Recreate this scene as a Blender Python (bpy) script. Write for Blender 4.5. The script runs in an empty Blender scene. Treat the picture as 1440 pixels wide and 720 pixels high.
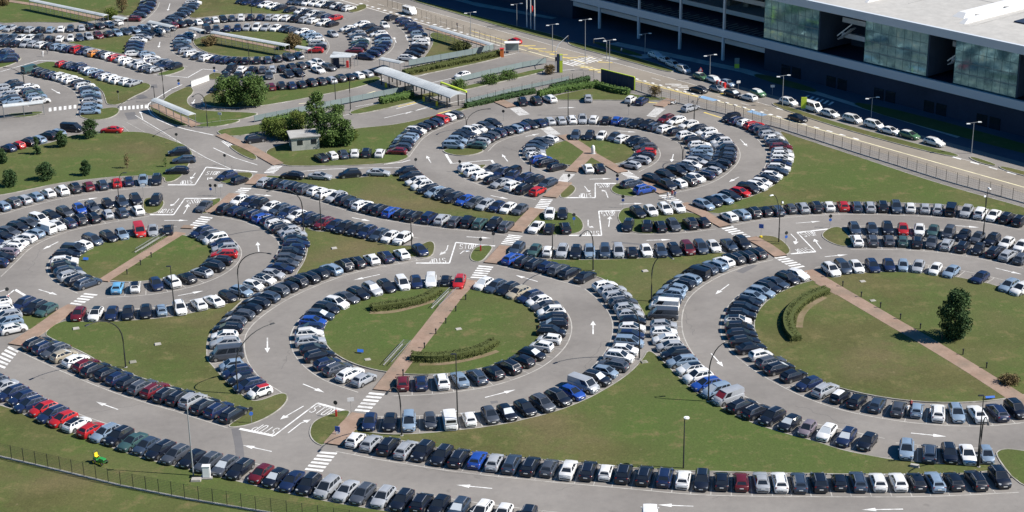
import bpy, bmesh, math, random
import numpy as np
from mathutils import Vector, Matrix
from mathutils.geometry import tessellate_polygon
rnd = random.Random(11)
SC = bpy.context.scene
COL = SC.collection
R = math.radians
# ------------------------------------------------------------------ camera model (metres; z = 0 is the ground)
FPX, TILT, ROLL, CAMH = 2400.0, R(21.2), R(-0.9), 104.3
cR, sR, cT, sT = math.cos(ROLL), math.sin(ROLL), math.cos(TILT), math.sin(TILT)
R0, D0, F0 = Vector((1, 0, 0)), Vector((0, -sT, -cT)), Vector((0, cT, -sT))
def G(x, y, z=0.0):
    "surveyed spot: where the sight line of a photograph pixel meets the level z"
    u, v = x - 720.0, y - 360.0
    u, v = cR*u + sR*v, -sR*u + cR*v
    d = R0*u + D0*v + F0*FPX
    t = (CAMH - z) / -d.z
    return Vector((d.x*t, d.y*t, z))
def pts(s, z=0.0):
    return [G(*map(float, p.split(',')), z) for p in s.split()]

# ------------------------------------------------------------------ materials
def mat(name, col=(.5, .5, .5), rough=.6, metal=0.0, coat=0.0, spec=.5):
    m = bpy.data.materials.new(name); m.use_nodes = True
    b = m.node_tree.nodes['Principled BSDF']
    b.inputs['Base Color'].default_value = (*col, 1)
    b.inputs['Roughness'].default_value = rough
    b.inputs['Metallic'].default_value = metal
    b.inputs['Coat Weight'].default_value = coat
    b.inputs['Coat Roughness'].default_value = .08
    b.inputs['Specular IOR Level'].default_value = spec
    return m
def nodes(m):
    nt = m.node_tree
    return nt, nt.nodes['Principled BSDF'], lambda t, **k: mk(nt, t, k)
def mk(nt, t, k):
    n = nt.nodes.new(t)
    for a, b in k.items(): setattr(n, a, b)
    return n
def noise(nt, vec, scale, detail=4, rough=.6):
    n = nt.nodes.new('ShaderNodeTexNoise')
    n.inputs['Scale'].default_value = scale; n.inputs['Detail'].default_value = detail
    n.inputs['Roughness'].default_value = rough
    nt.links.new(vec, n.inputs['Vector']); return n.outputs['Fac']
def ramp(nt, fac, stops):
    n = nt.nodes.new('ShaderNodeValToRGB')
    e = n.color_ramp.elements
    while len(e) < len(stops): e.new(.5)
    for i, (p, c) in enumerate(stops):
        e[i].position = p; e[i].color = (*c, 1) if len(c) == 3 else c
    nt.links.new(fac, n.inputs['Fac']); return n.outputs['Color']
def mixc(nt, fac, a, b, mode='MIX'):
    n = nt.nodes.new('ShaderNodeMix'); n.data_type = 'RGBA'; n.blend_type = mode
    for sock, v in ((n.inputs[0], fac), (n.inputs[6], a), (n.inputs[7], b)):
        if hasattr(v, 'links'): nt.links.new(v, sock)
        elif isinstance(v, (int, float)): sock.default_value = v
        else: sock.default_value = (*v, 1)
    return n.outputs[2]
def geo_pos(nt):
    return nt.nodes.new('ShaderNodeNewGeometry').outputs['Position']
def bump(nt, b, h, strength, dist):
    n = nt.nodes.new('ShaderNodeBump'); n.inputs['Strength'].default_value = strength; n.inputs['Distance'].default_value = dist
    nt.links.new(h, n.inputs['Height']); nt.links.new(n.outputs['Normal'], b.inputs['Normal'])

def mottled(name, a, b, c, s1, s2, s3, rough=.9, bmp=None):
    m = mat(name, a, rough, spec=.25); nt, bs, _ = nodes(m); p = geo_pos(nt)
    n1 = ramp(nt, noise(nt, p, s1, 5, .6), [(.36, a), (.64, b)])
    n2 = ramp(nt, noise(nt, p, s2, 3, .55), [(.47, (0, 0, 0)), (.7, (1, 1, 1))])
    o = mixc(nt, n2, n1, c)
    n3 = noise(nt, p, s3, 3, .7)
    o = mixc(nt, .5, o, ramp(nt, n3, [(.25, (.55, .55, .55)), (.75, (1.0, 1.0, 1.0))]), 'MULTIPLY')
    nt.links.new(o, bs.inputs['Base Color'])
    if bmp: bump(nt, bs, n3, bmp, .1)
    return m

M = {}
def asphalt(name, base, warm):
    m = mat(name, base, .85, spec=.3); nt, bs, _ = nodes(m); p = geo_pos(nt)
    dk = tuple(v*.88 for v in base)
    c1 = ramp(nt, noise(nt, p, .05, 5, .62), [(.35, dk), (.65, warm)])
    c1 = mixc(nt, .35, c1, ramp(nt, noise(nt, p, .9, 4, .7), [(.3, (.72, .72, .73)), (.7, (1.08, 1.07, 1.06))]), 'MULTIPLY')
    c1 = mixc(nt, .3, c1, ramp(nt, noise(nt, p, 9, 2, .7), [(.3, (.75, .75, .75)), (.7, (1.1, 1.1, 1.1))]), 'MULTIPLY')
    # oil drips
    o = ramp(nt, noise(nt, p, .55, 2, .4), [(.70, (0, 0, 0)), (.78, (.35, .35, .35))])
    c1 = mixc(nt, o, c1, tuple(x*.5 for x in base))
    nt.links.new(c1, bs.inputs['Base Color']); return m
M['asphalt'] = asphalt('asphalt', (.202, .188, .174), (.244, .228, .210))
M['patch'] = asphalt('patch_asphalt', (.135, .132, .135), (.165, .16, .16)); M['crack'] = mat('crack_seal', (.11, .105, .10), .8)
M['bay'] = asphalt('bay_asphalt', (.20, .19, .18), (.26, .245, .225))
M['avenue'] = asphalt('avenue_asphalt', (.235, .207, .172), (.28, .25, .208))
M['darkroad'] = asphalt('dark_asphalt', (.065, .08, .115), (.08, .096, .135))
M['grass'] = mottled('grass', (.082, .086, .028), (.118, .112, .042), (.150, .124, .062), .07, .045, 1.6, .95, .5)
nt, bs, _ = nodes(M['grass'])
src = bs.inputs['Base Color'].links[0].from_socket
p_ = geo_pos(nt)
gb = ramp(nt, noise(nt, p_, .028, 3, .5), [(.40, (0, 0, 0)), (.60, (1, 1, 1))])
g2 = ramp(nt, noise(nt, p_, .13, 5, .68), [(.46, (0, 0, 0)), (.70, (.85, .85, .85))])
g3 = ramp(nt, noise(nt, p_, .26, 5, .72), [(.53, (0, 0, 0)), (.72, (.9, .9, .9))])
o_ = mixc(nt, gb, src, (.072, .100, .026))
o_ = mixc(nt, g2, o_, (.064, .108, .022))
o_ = mixc(nt, g3, o_, (.165, .128, .062))
g5 = ramp(nt, noise(nt, p_, .9, 4, .75), [(.60, (0, 0, 0)), (.74, (.6, .6, .6))])
o_ = mixc(nt, g5, o_, (.20, .165, .095))
g4 = noise(nt, p_, 4.5, 2, .8)
o_ = mixc(nt, .65, o_, ramp(nt, g4, [(.3, (.6, .62, .55)), (.7, (1.15, 1.15, 1.1))]), 'MULTIPLY')
nt.links.new(o_, bs.inputs['Base Color'])
M['field'] = mottled('field', (.07, .09, .03), (.11, .115, .04), (.14, .12, .06), .03, .02, .8, .95)
M['soil'] = mottled('soil', (.19, .14, .09), (.24, .19, .12), (.15, .13, .06), .5, .3, 3)
M['brick'] = mottled('brick_paving', (.275, .19, .142), (.335, .24, .185), (.235, .18, .138), .35, .25, 3)
M['kerb'] = mottled('kerb_concrete', (.33, .315, .28), (.45, .43, .39), (.20, .20, .15), .8, .35, 2)
M['paint'] = mottled('white_road_paint', (.78, .78, .76), (.84, .84, .82), (.46, .45, .43), 1.1, .8, 3, .7)
M['faded'] = mottled('faded_road_paint', (.42, .41, .38), (.52, .5, .46), (.30, .285, .265), .8, .5, 5, .8)
M['yellow'] = mottled('yellow_road_paint', (.70, .52, .10), (.75, .6, .2), (.5, .42, .24), .8, .4, 5, .7)
M['creamline'] = mottled('cream_road_paint', (.72, .66, .42), (.78, .72, .5), (.55, .5, .36), .6, .4, 4, .7)
M['bluepaint'] = mottled('blue_road_paint', (.18, .34, .55), (.24, .40, .6), (.28, .36, .45), .6, .4, 4, .7)
M['concrete'] = mottled('concrete', (.36, .36, .35), (.44, .43, .41), (.3, .29, .27), .5, .3, 3)
M['roofwhite'] = mottled('roof_membrane', (.43, .42, .395), (.48, .465, .435), (.36, .345, .315), .06, .03, .6, .8)
M['beam'] = mat('painted_beam', (.52, .56, .60), .5)
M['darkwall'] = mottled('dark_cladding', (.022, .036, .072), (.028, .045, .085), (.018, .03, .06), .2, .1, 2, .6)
M['pole'] = mat('dark_galvanised_pole', (.045, .048, .05), .5, .5)
M['lightpole'] = mat('pale_steel_pole', (.33, .35, .37), .45, .4)
M['white'] = mat('white_paint', (.66, .66, .65), .5)
M['lampglass'] = mat('lamp_lens', (.85, .86, .84), .25)
M['steel'] = mat('galvanised_steel', (.42, .43, .43), .4, .6)
M['canopyroof'] = mottled('canopy_sheet', (.50, .53, .54), (.60, .62, .62), (.42, .45, .46), .4, .2, 2, .4)
M['dark'] = mat('dark_plastic', (.02, .021, .023), .5)
M['lime'] = mat('lime_paint', (.55, .68, .05), .5)
M['green'] = mat('green_paint', (.03, .26, .05), .4, coat=.5)
M['yel'] = mat('yellow_plastic', (.80, .60, .03), .45)
M['red'] = mat('red_paint', (.55, .03, .03), .45)
M['blue'] = mat('blue_sign', (.03, .12, .45), .4)
M['orange'] = mat('orange_paint', (.65, .16, .03), .5)
M['wood'] = mottled('bark', (.09, .065, .045), (.14, .10, .07), (.07, .05, .035), 2, 1, 8)
M['glassgreen'] = mat('green_tinted_glass', (.05, .10, .105), .07, .5, spec=.8)
nt, bs, _ = nodes(M['glassgreen']); p_ = nt.nodes.new('ShaderNodeTexCoord').outputs['Object']
o_ = ramp(nt, noise(nt, p_, .30, 6, .75), [(.36, (.06, .16, .20)), (.48, (.14, .30, .33)), (.58, (.22, .40, .42)), (.70, (.38, .52, .46))])
nt.links.new(o_, bs.inputs['Base Color'])
M['hutwall'] = mottled('hut_wall', (.36, .37, .33), (.45, .45, .4), (.25, .27, .25), .9, .6, 4)
M['skin'] = mat('skin', (.45, .27, .19), .6)
M['hair'] = mat('dark_hair', (.03, .02, .015), .7)
def leafmat(name, a, b, c):
    m = mat(name, a, .75, spec=.2); nt, bs, _ = nodes(m)
    at = nt.nodes.new('ShaderNodeAttribute'); at.attribute_name = 'tint'
    o = ramp(nt, at.outputs['Fac'], [(0, a), (.55, b), (1, c)])
    nt.links.new(o, bs.inputs['Base Color'])
    bs.inputs['Subsurface Weight'].default_value = 0
    return m
M['leaf_dark'] = leafmat('leaves_dark', (.026, .055, .022), (.045, .085, .03), (.075, .12, .04))
M['leaf_mid'] = leafmat('leaves_mid', (.05, .095, .024), (.085, .14, .036), (.13, .19, .055))
M['leaf_lime'] = leafmat('leaves_lime', (.07, .105, .02), (.11, .15, .03), (.17, .19, .05))
M['leaf_hedge'] = leafmat('leaves_hedge', (.060, .074, .022), (.078, .092, .028), (.100, .112, .036))
M['leaf_brown'] = leafmat('leaves_brown', (.10, .07, .035), (.15, .11, .05), (.19, .15, .07))
def worn(key):
    nt, bs, _ = nodes(M[key]); s = bs.inputs['Base Color'].links[0].from_socket; p = geo_pos(nt)
    f = ramp(nt, noise(nt, p, 1.9, 6, .8), [(.54, (0, 0, 0)), (.66, (.8, .8, .8))])
    f2 = ramp(nt, noise(nt, p, .21, 2, .5), [(.45, (.25, .25, .25)), (.62, (1, 1, 1))])
    nt.links.new(mixc(nt, mixc(nt, 1.0, f, f2, 'MULTIPLY'), s, (.24, .225, .205)), bs.inputs['Base Color'])
for k_ in ('paint', 'yellow', 'faded', 'creamline', 'bluepaint'): worn(k_)
# car materials: paint colour is carried by the object (near cars) or by a face attribute (far cars)
def carpaint(name, far):
    m = mat(name, (.5, .5, .5), .38, .12, .45); nt, bs, _ = nodes(m)
    if far:
        a = nt.nodes.new('ShaderNodeAttribute'); a.attribute_name = 'paint'; s = a.outputs['Color']
    else:
        s = nt.nodes.new('ShaderNodeObjectInfo').outputs['Color']
    d = ramp(nt, noise(nt, geo_pos(nt), 1.3, 3), [(.3, (.86, .86, .86)), (.7, (1, 1, 1))])
    nt.links.new(mixc(nt, 1.0, s, d, 'MULTIPLY'), bs.inputs['Base Color']); return m
M['car'] = carpaint('car_paint', False); M['carfar'] = carpaint('car_paint_far', True)
M['glass'] = mat('car_glass', (.016, .020, .026), .06, 0, spec=.75)
M['shade'] = mat('foil_sunshade', (.62, .66, .68), .35, .3)
M['shadeblue'] = mat('blue_sunshade', (.08, .22, .34), .4)
M['shadered'] = mat('red_sunshade', (.40, .03, .04), .5)
M['tyre'] = mat('tyre_rubber', (.014, .014, .015), .85)
M['rim'] = mat('alloy_rim', (.40, .41, .42), .3, .8)
M['chrome'] = mat('roof_rail_metal', (.55, .56, .58), .28, .7)
M['headl'] = mat('headlight_lens', (.30, .32, .34), .12, .1)
M['taill'] = mat('tail_light_lens', (.20, .010, .008), .2)
M['plate'] = mat('number_plate', (.72, .72, .70), .5)

# ------------------------------------------------------------------ mesh builder
class MB:
    def __init__(s): s.v, s.f, s.m = [], [], []
    def add(s, vs, fs, mi=0):
        b = len(s.v); s.v += [tuple(v) for v in vs]
        for f in fs: s.f.append([b+i for i in f]); s.m.append(mi)
        return s
    def box(s, c, size, mi=0, ax=None, taper=1.0):
        c = Vector(c); hx, hy, hz = size[0]/2, size[1]/2, size[2]/2
        X, Y, Z = ax if ax else (Vector((1, 0, 0)), Vector((0, 1, 0)), Vector((0, 0, 1)))
        vs = [c + X*(sx*hx*(taper if sz > 0 else 1)) + Y*(sy*hy*(taper if sz > 0 else 1)) + Z*(sz*hz)
              for sz in (-1, 1) for sx, sy in ((-1, -1), (1, -1), (1, 1), (-1, 1))]
        return s.add(vs, [(3, 2, 1, 0), (4, 5, 6, 7), (0, 1, 5, 4), (1, 2, 6, 5), (2, 3, 7, 6), (3, 0, 4, 7)], mi)
    def bar(s, a, b, w, h, mi=0):
        a, b = Vector(a), Vector(b); X = (b-a); L = X.length; X = X/L
        Y = Vector((0, 0, 1)).cross(X)
        Y = Vector((0, 1, 0)) if Y.length < 1e-5 else Y.normalized()
        return s.box((a+b)/2, (L, w, h), mi, (X, Y, X.cross(Y)))
    def tube(s, ps, rs, n=8, mi=0, cap=True):
        ps = [Vector(p) for p in ps]; b = len(s.v)
        if isinstance(rs, (int, float)): rs = [rs]*len(ps)
        for i, p in enumerate(ps):
            t = (ps[min(i+1, len(ps)-1)] - ps[max(i-1, 0)]).normalized()
            u = t.cross(Vector((0, 0, 1)))
            u = Vector((1, 0, 0)) if u.length < 1e-4 else u.normalized()
            w = t.cross(u)
            s.v += [tuple(p + (u*math.cos(k*2*math.pi/n) + w*math.sin(k*2*math.pi/n))*rs[i]) for k in range(n)]
        for i in range(len(ps)-1):
            for k in range(n):
                s.f.append([b+i*n+k, b+i*n+(k+1) % n, b+(i+1)*n+(k+1) % n, b+(i+1)*n+k]); s.m.append(mi)
        if cap:
            s.f.append([b+k for k in range(n)][::-1]); s.f.append([b+(len(ps)-1)*n+k for k in range(n)]); s.m += [mi, mi]
        return s
    def disc(s, c, axis, r, t, n=12, mi=0):
        c, axis = Vector(c), Vector(axis).normalized()
        return s.tube([c-axis*t/2, c+axis*t/2], r, n, mi)
    def strip(s, ps, w, z=None, mi=0, off=0.0, closed=False):
        "flat ribbon along a polyline, w wide, shifted sideways by off"
        ps = [Vector(p) for p in ps]; n = len(ps); L, Rr = [], []
        for i, p in enumerate(ps):
            a = ps[(i-1) % n] if (closed or i > 0) else p
            b = ps[(i+1) % n] if (closed or i < n-1) else p
            t = (b-a); t.z = 0
            if t.length < 1e-6: t = Vector((1, 0, 0))
            t.normalize(); nn = Vector((-t.y, t.x, 0))
            if (closed or 0 < i < n-1):
                d = (b-p); d.z = 0
                if d.length > 1e-6:
                    q = abs(d.normalized().dot(t)); nn = nn / max(q, .5)
            zz = p.z if z is None else z
            l, r = p + nn*(off+w/2), p + nn*(off-w/2); l.z = r.z = zz
            L.append(l); Rr.append(r)
        vs = L + Rr
        rng = range(n if closed else n-1)
        return s.add(vs, [(i, n+i, n+(i+1) % n, (i+1) % n) for i in rng], mi)
    def wall(s, ps, z0, z1, mi=0, closed=False):
        n = len(ps); vs = [(p[0], p[1], z0) for p in ps] + [(p[0], p[1], z1) for p in ps]
        return s.add(vs, [(i, (i+1) % n, n+(i+1) % n, n+i) for i in range(n if closed else n-1)], mi)
    def poly(s, ps, z, mi=0):
        vs = [Vector((p[0], p[1], z)) for p in ps]
        tr = tessellate_polygon([vs]); out = []
        for a, b, c in tr:
            cr = (vs[b]-vs[a]).cross(vs[c]-vs[a]).z
            out.append((a, b, c) if cr > 0 else (a, c, b))
        return s.add(vs, out, mi)
    def mesh(s, name, mats, smooth=None):
        me = bpy.data.meshes.new(name); me.from_pydata(s.v, [], s.f)
        for m in mats: me.materials.append(m)
        me.polygons.foreach_set('material_index', s.m)
        if smooth is not None:
            me.polygons.foreach_set('use_smooth', [True]*len(s.f)); me.set_sharp_from_angle(angle=R(smooth))
        me.update(); return me
    def obj(s, name, mats, parent=None, smooth=None, loc=None):
        if not isinstance(mats, (list, tuple)): mats = [mats]
        return link(name, s.mesh(name, mats, smooth), parent, loc)
def link(name, data, parent=None, loc=None):
    o = bpy.data.objects.new(name, data); COL.objects.link(o)
    if parent: o.parent = parent
    if loc is not None: o.location = loc
    return o
USED = {}
def tag(o, label, cat, group=None):
    n = len(label.split())
    if not 4 <= n <= 16: print('LABEL LENGTH', n, label)
    if label in USED and USED[label] != 'ok': print('DUPLICATE LABEL', label)
    USED[label] = 1
    o['label'] = label; o['category'] = cat
    if group: o['group'] = group
    return o
def thing(name, loc, label, cat, group=None, rz=0.0):
    o = link(name, None, None, loc); o.rotation_euler = (0, 0, rz); o.empty_display_size = .5
    return tag(o, label, cat, group)
def struct(o, kind='structure'): o['kind'] = kind; return o
Z = Vector((0, 0, 1))
def chaikin(ps, it=2, closed=True):
    for _ in range(it):
        q = []; n = len(ps)
        for i in range(n if closed else n-1):
            a, b = ps[i], ps[(i+1) % n]; q += [a*.75+b*.25, a*.25+b*.75]
        if not closed: q = [ps[0]] + q + [ps[-1]]
        ps = q
    return ps
def circle(cx, cy, r, n=72): return [Vector((cx+r*math.cos(2*math.pi*i/n), cy+r*math.sin(2*math.pi*i/n), 0)) for i in range(n)]

# ------------------------------------------------------------------ world, sun, camera
w = bpy.data.worlds.new('World'); SC.world = w; w.use_nodes = True
nt = w.node_tree; bg = nt.nodes['Background']
sky = nt.nodes.new('ShaderNodeTexSky'); sky.sky_type = 'NISHITA'; sky.sun_disc = False
SUN_EL = R(43.5); SUN_DIR = Vector((.985, -.17, 0)).normalized()      # where the sun stands, seen from above
sky.sun_elevation = SUN_EL; sky.sun_rotation = math.atan2(SUN_DIR.x, SUN_DIR.y)
sky.altitude = 200; sky.air_density = 1.0; sky.dust_density = .6; sky.ozone_density = 2.2
hs = nt.nodes.new('ShaderNodeHueSaturation'); hs.inputs['Saturation'].default_value = 1.5; nt.links.new(sky.outputs[0], hs.inputs['Color'])
nt.links.new(hs.outputs[0], bg.inputs[0]); bg.inputs[1].default_value = .062
sl = bpy.data.lights.new('sun', 'SUN'); sl.energy = 5.0; sl.angle = R(.53); sl.color = (1, .945, .87)
so = link('sun', sl); to_sun = Vector((SUN_DIR.x*math.cos(SUN_EL), SUN_DIR.y*math.cos(SUN_EL), math.sin(SUN_EL)))
so.rotation_euler = to_sun.to_track_quat('Z', 'Y').to_euler(); so.location = (120, 200, 150)
cd = bpy.data.cameras.new('camera'); cd.sensor_width = 36; cd.lens = FPX/1440*36; cd.clip_end = 6000; cd.clip_start = 1
co = link('camera', cd)
right, down = R0*cR - D0*sR, R0*sR + D0*cR
mw = Matrix.Identity(4)
for i in range(3): mw[i][0], mw[i][1], mw[i][2] = right[i], -down[i], -F0[i]
mw[2][3] = CAMH; co.matrix_world = mw; SC.camera = co
vs = SC.view_settings; SC.display_settings.display_device = 'sRGB'
vs.view_transform = 'Standard'; vs.look = 'None'; vs.exposure = .64; vs.gamma = 1; vs.use_curve_mapping = False

# ------------------------------------------------------------------ ground, lawns, paths, paint
g = MB(); g.add([(-3000, -800, 0), (3000, -800, 0), (3000, 5000, 0), (-3000, 5000, 0)], [(0, 1, 2, 3)])
struct(g.obj('ground', M['field'])).location.z = -.06
g = MB(); g.poly([(-90, 90, 0), (100, 90, 0), (190, 250, 0), (190, 560, 0), (-150, 560, 0), (-185, 480, 0)], 0)
struct(g.obj('car_park_asphalt', M['asphalt']))
GRASS = [
 "-60,560 0,569 37,585 82,602 140,624 195,644 250,657 312,672 360,684 410,696 460,706 520,716 600,728 700,738 800,748 800,900 -120,900",
 "62,468 86,451 117,453 150,453 187,451 225,448 265,442 300,433 332,424 343,420 330,432 317,444 308,454 298,464 291,476 290,490 290,506 296,512 306,524 317,537 332,549 346,561 362,566 399,551 405,560 396,573 377,586 352,597 327,601 321,599 338,588 349,580 320,568 292,557 262,549 232,540 197,531 174,521 139,508 126,500 108,491 72,476",
 "8,424 20,440 78,434 80,440 64,450 44,464 36,463 22,450",
 "427,317 440,326 470,326 500,334 530,341 555,346 590,346 606,338 612,346 606,364 575,360 540,366 505,371 470,377 447,383 420,392 416,386 428,370 434,350 432,335",
 "366,247 400,248 425,248 440,252 500,251 560,244 574,252 585,264 600,272 620,281 650,290 680,297 712,303 742,296 750,298 736,312 722,320 695,315 660,313 635,309 600,305 560,296 520,286 480,275 440,264 400,256",
 "1097,184 1112,190 1210,222 1330,262 1460,297 1480,312 1440,304 1405,297 1380,293 1320,287 1260,285 1200,284 1147,286 1092,290 1044,296 1025,301 1000,300 990,296 1000,292 1030,285 1060,276 1085,264 1102,250 1114,234 1118,217 1108,198 1100,190",
 "870,300 880,291 910,294 960,298 990,303 1006,314 990,320 950,325 905,330 882,323 870,310",
 "757,299 797,297 815,306 821,318 815,328 782,331 738,327 748,312",
 "786,277 794,262 803,259 811,266 797,279",
 "858,267 866,259 876,257 902,277 870,275",
 "766,365 800,366 837,366 900,364 960,361 1012,355 1030,360 1000,372 975,381 950,392 930,403 918,422 914,440 910,452 906,440 896,424 880,411 858,397 838,388 800,378 775,370",
 "912,492 905,505 890,522 870,537 850,549 830,560 800,573 770,583 735,591 720,595 690,600 660,604 600,610 560,612 525,610 500,604 494,608 530,617 560,618 620,631 660,637 700,641 760,646 830,652 900,659 960,662 1050,664 1130,666 1240,667 1350,667 1408,660 1402,652 1350,655 1285,650 1255,647 1225,642 1180,633 1150,622 1110,612 1070,600 1040,588 1000,566 970,547 945,522 925,502",
 "1400,641 1406,633 1425,632 1500,645 1520,700 1438,688",
 "436,606 442,592 470,581 489,577 492,582 470,608 456,627 446,624 438,616",
 "1060,334 1080,331 1097,336 1112,351 1106,360 1086,352",
 "1155,330 1167,321 1182,319 1192,330 1200,347 1180,346 1162,338",
 "661,362 666,351 676,346 694,346 686,358 677,368 666,368",
 "201,281 212,278 228,281 231,287 222,299 203,302",
 "314,279 300,280 277,296 291,303",
 "303,252 310,245 350,242 357,247 342,258 320,260",
 "-20,276 0,275 40,267 80,258 130,252 170,248 232,247 232,258 252,252 265,232 272,217 262,205 244,199 212,188 185,185 140,188 100,190 82,199 25,211 -20,221",
 "-20,-8 -20,34 50,31 110,33 150,27 166,20 180,24 193,16 198,0 200,-8",
 "90,60 130,57 180,49 192,53 186,76 176,77 142,70 112,63",
 "283,-8 340,-8 345,4 400,14 425,21 400,20 340,19 300,23 262,27 275,10",
 "270,58 280,53 305,47 340,44 392,43 417,49 436,60 428,71 405,76 380,80 342,81 305,78 280,70",
 "284,138 298,130 330,127 380,128 430,123 490,114 525,106 540,112 500,124 450,134 400,144 360,150 317,152 288,148",
 "234,136 254,126 268,121 273,130 261,140 267,151 290,157 360,159 362,162 330,170 283,175 270,168 244,160 226,148",
 "209,152 217,150 240,160 270,176 252,178 228,170",
 "33,102 52,90 75,86 88,95 125,108 165,121 201,116 213,120 208,127 185,137 171,147 151,148 149,140 145,128 130,118 105,106 75,103",
 "108,162 144,153 167,151 167,160 150,168 125,169",
 "5,161 40,158 64,157 50,163 25,166",
 "219,105 239,99 256,93 261,97 247,103 230,107",
 "291,108 301,102 315,105 310,112 296,112",
 "603,49 612,45 640,54 672,66 635,76 592,87 604,72 611,58",
 "372,213 398,203 420,199 470,187 500,181 560,176 620,161 660,149 700,137 705,140 660,152 636,160 605,171 580,183 562,196 553,212 577,219 566,226 547,230 500,233 420,234 398,233 380,222",
 "337,217 321,205 333,205 352,214 362,222 358,226",
 "768,138 800,131 835,124 868,127 900,136 945,138 930,142 850,141 782,141",
 "1085,143 1130,158 1190,177 1300,206 1352,219 1340,221 1290,210 1190,183 1090,151",
 "1362,219 1402,232 1396,234 1368,226", "1404,232 1500,258 1500,262 1410,240",
 "585,0 660,20 720,36 770,47 800,56 790,60 720,42 655,23 575,0",
 "800,58 850,70 905,84 950,100 940,102 890,88 845,76 800,64",
 "621,211 652,209 683,211 671,217 652,220 630,217",
 "642,241 677,232 686,233 652,250",
 "489,14 512,5 517,11 503,17 492,18",
 "-20,36 -20,34 -10,35 -8,38",
 "0,75 12,75 24,80 31,82 20,90 0,96 -20,100 -20,72",
 "488,158 540,145 600,132 660,121 760,96 770,100 720,112 600,139 500,163",
 "560,106 610,97 700,78 708,81 640,96 570,110",
 "300,184 350,178 420,168 430,172 370,186 320,194",
 "262,178 330,168 340,171 300,180",
]
CIRC = [(-62.3, 270.9, 11.2), (-12.3, 238.7, 16.5), (60.6, 234.6, 24.1), (15.7, 325.2, 9.0)]
gr, kb = MB(), MB()
rings = [chaikin(pts(s), 2) for s in GRASS] + [circle(*c) for c in CIRC]
for i, ps in enumerate(rings):
    z = .05 + i*.0022
    gr.poly(ps, z)
    ar = sum(ps[k-1].x*ps[k].y - ps[k].x*ps[k-1].y for k in range(len(ps)))
    sg = -1 if ar > 0 else 1
    kb.strip(ps, .16, z+.012, off=sg*.08, closed=True)
    q = MB().strip(ps, .32, 0, closed=True).v; n = len(ps)
    outer = q[n:] if sg < 0 else q[:n]
    kb.wall(outer, 0, z+.012, closed=True)
struct(gr.obj('grass', M['grass']), 'stuff'); struct(kb.obj('kerb', M['kerb']))
# red brick footpaths (slabs a little above the lawns)
fp = MB()
def path(s, wd, z=.185):
    ps = pts(s); fp.strip(ps, wd, z); q = MB().strip(ps, wd).v; n = len(ps)
    fp.wall(q[:n], 0, z); fp.wall(q[n:][::-1], 0, z)
path("22,486 60,461 92,438 105,431", 2.6); path("145,396 205,358 254,328", 2.0); path("262,322 266,318", 2)
path("296,300 318,284 330,273", 2.2); path("352,260 368,246", 2.2)
path("310,190 355,211 392,232", 2.3)
path("468,626 492,598 507,583", 2.6); path("537,550 571,506 604,464 640,417 662,395", 2.6)
path("690,371 712,347", 2.4); path("724,326 755,294", 2.6); path("773,278 795,257", 2.6)
path("803,242 830,215 812,203 791,191", 2.3, .19); path("829,216 852,229 876,243", 2.2)
path("903,255 935,272", 2.4); path("959,287 990,302 1020,319", 2.3); path("1056,335 1078,347 1098,361", 2.3)
path("1133,382 1197,420 1260,457 1297,478 1350,510 1400,541 1460,580", 2.7)
path("1372,528 1400,546 1430,566", 1.5, .182); path("1150,398 1180,415", 1.3, .182)
path("700,142 720,151", 2.6); path("926,150 944,140", 2.4)
path("216,148 240,161 276,178", 2.2); path("299,50 405,71 420,75", 1.6); path("0,0 60,9 120,22 158,30", 2.0); path("602,40 690,66", 1.8)
struct(fp.obj('footpath', M['brick']))
# bare soil beside the hedges
so_ = MB()
for s, wd in (("520,441 550,441 585,432 612,424", 1.0), ("590,514 630,513 670,505 700,495", .9), ("1160,419 1138,431 1126,445 1124,462", 1.0),
              ("640,424 648,410", 1.3), ("545,535 566,510", .9)):
    so_.strip(chaikin(pts(s), 2, False), wd, .179)
struct(so_.obj('soil', M['soil']))
pa = MB()
for s, wd in (("331,602 336,626 338,646", 1.1), ("209,122 221,121", 3.2), ("193,137 205,135", 3.4), ("182,158 187,168", 2.2), ("1040,383 1060,372", 1.4), ("1295,470 1310,466", 1.0), ("560,400 575,396", 1.2), ("860,340 905,344", .7), ("60,330 75,322", 1.1), ("690,566 700,565", .8), ("1180,384 1200,383", .9)):
    pa.strip(pts(s), wd, .005)
struct(pa.obj('asphalt_patches', M['patch']))
cr = MB()
for x0, y0, x1, y1 in ((105, 585, 240, 560), (560, 655, 700, 672), (780, 690, 860, 668), (395, 520, 420, 470), (820, 520, 850, 480), (975, 470, 960, 430), (1120, 570, 1200, 600), (1180, 345, 1300, 350), (640, 320, 700, 322), (250, 425, 300, 405), (40, 385, 60, 345), (930, 230, 1040, 240), (700, 205, 735, 215), (300, 225, 330, 238), (1000, 700, 1100, 690)):
    a, b = G(x0, y0), G(x1, y1); n_ = 14; cr.strip([a.lerp(b, i/n_) + Vector((rnd.gauss(0, .22), rnd.gauss(0, .22), 0)) for i in range(n_+1)], .05, .0045)
struct(cr.obj('asphalt_cracks', M['crack']))
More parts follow.
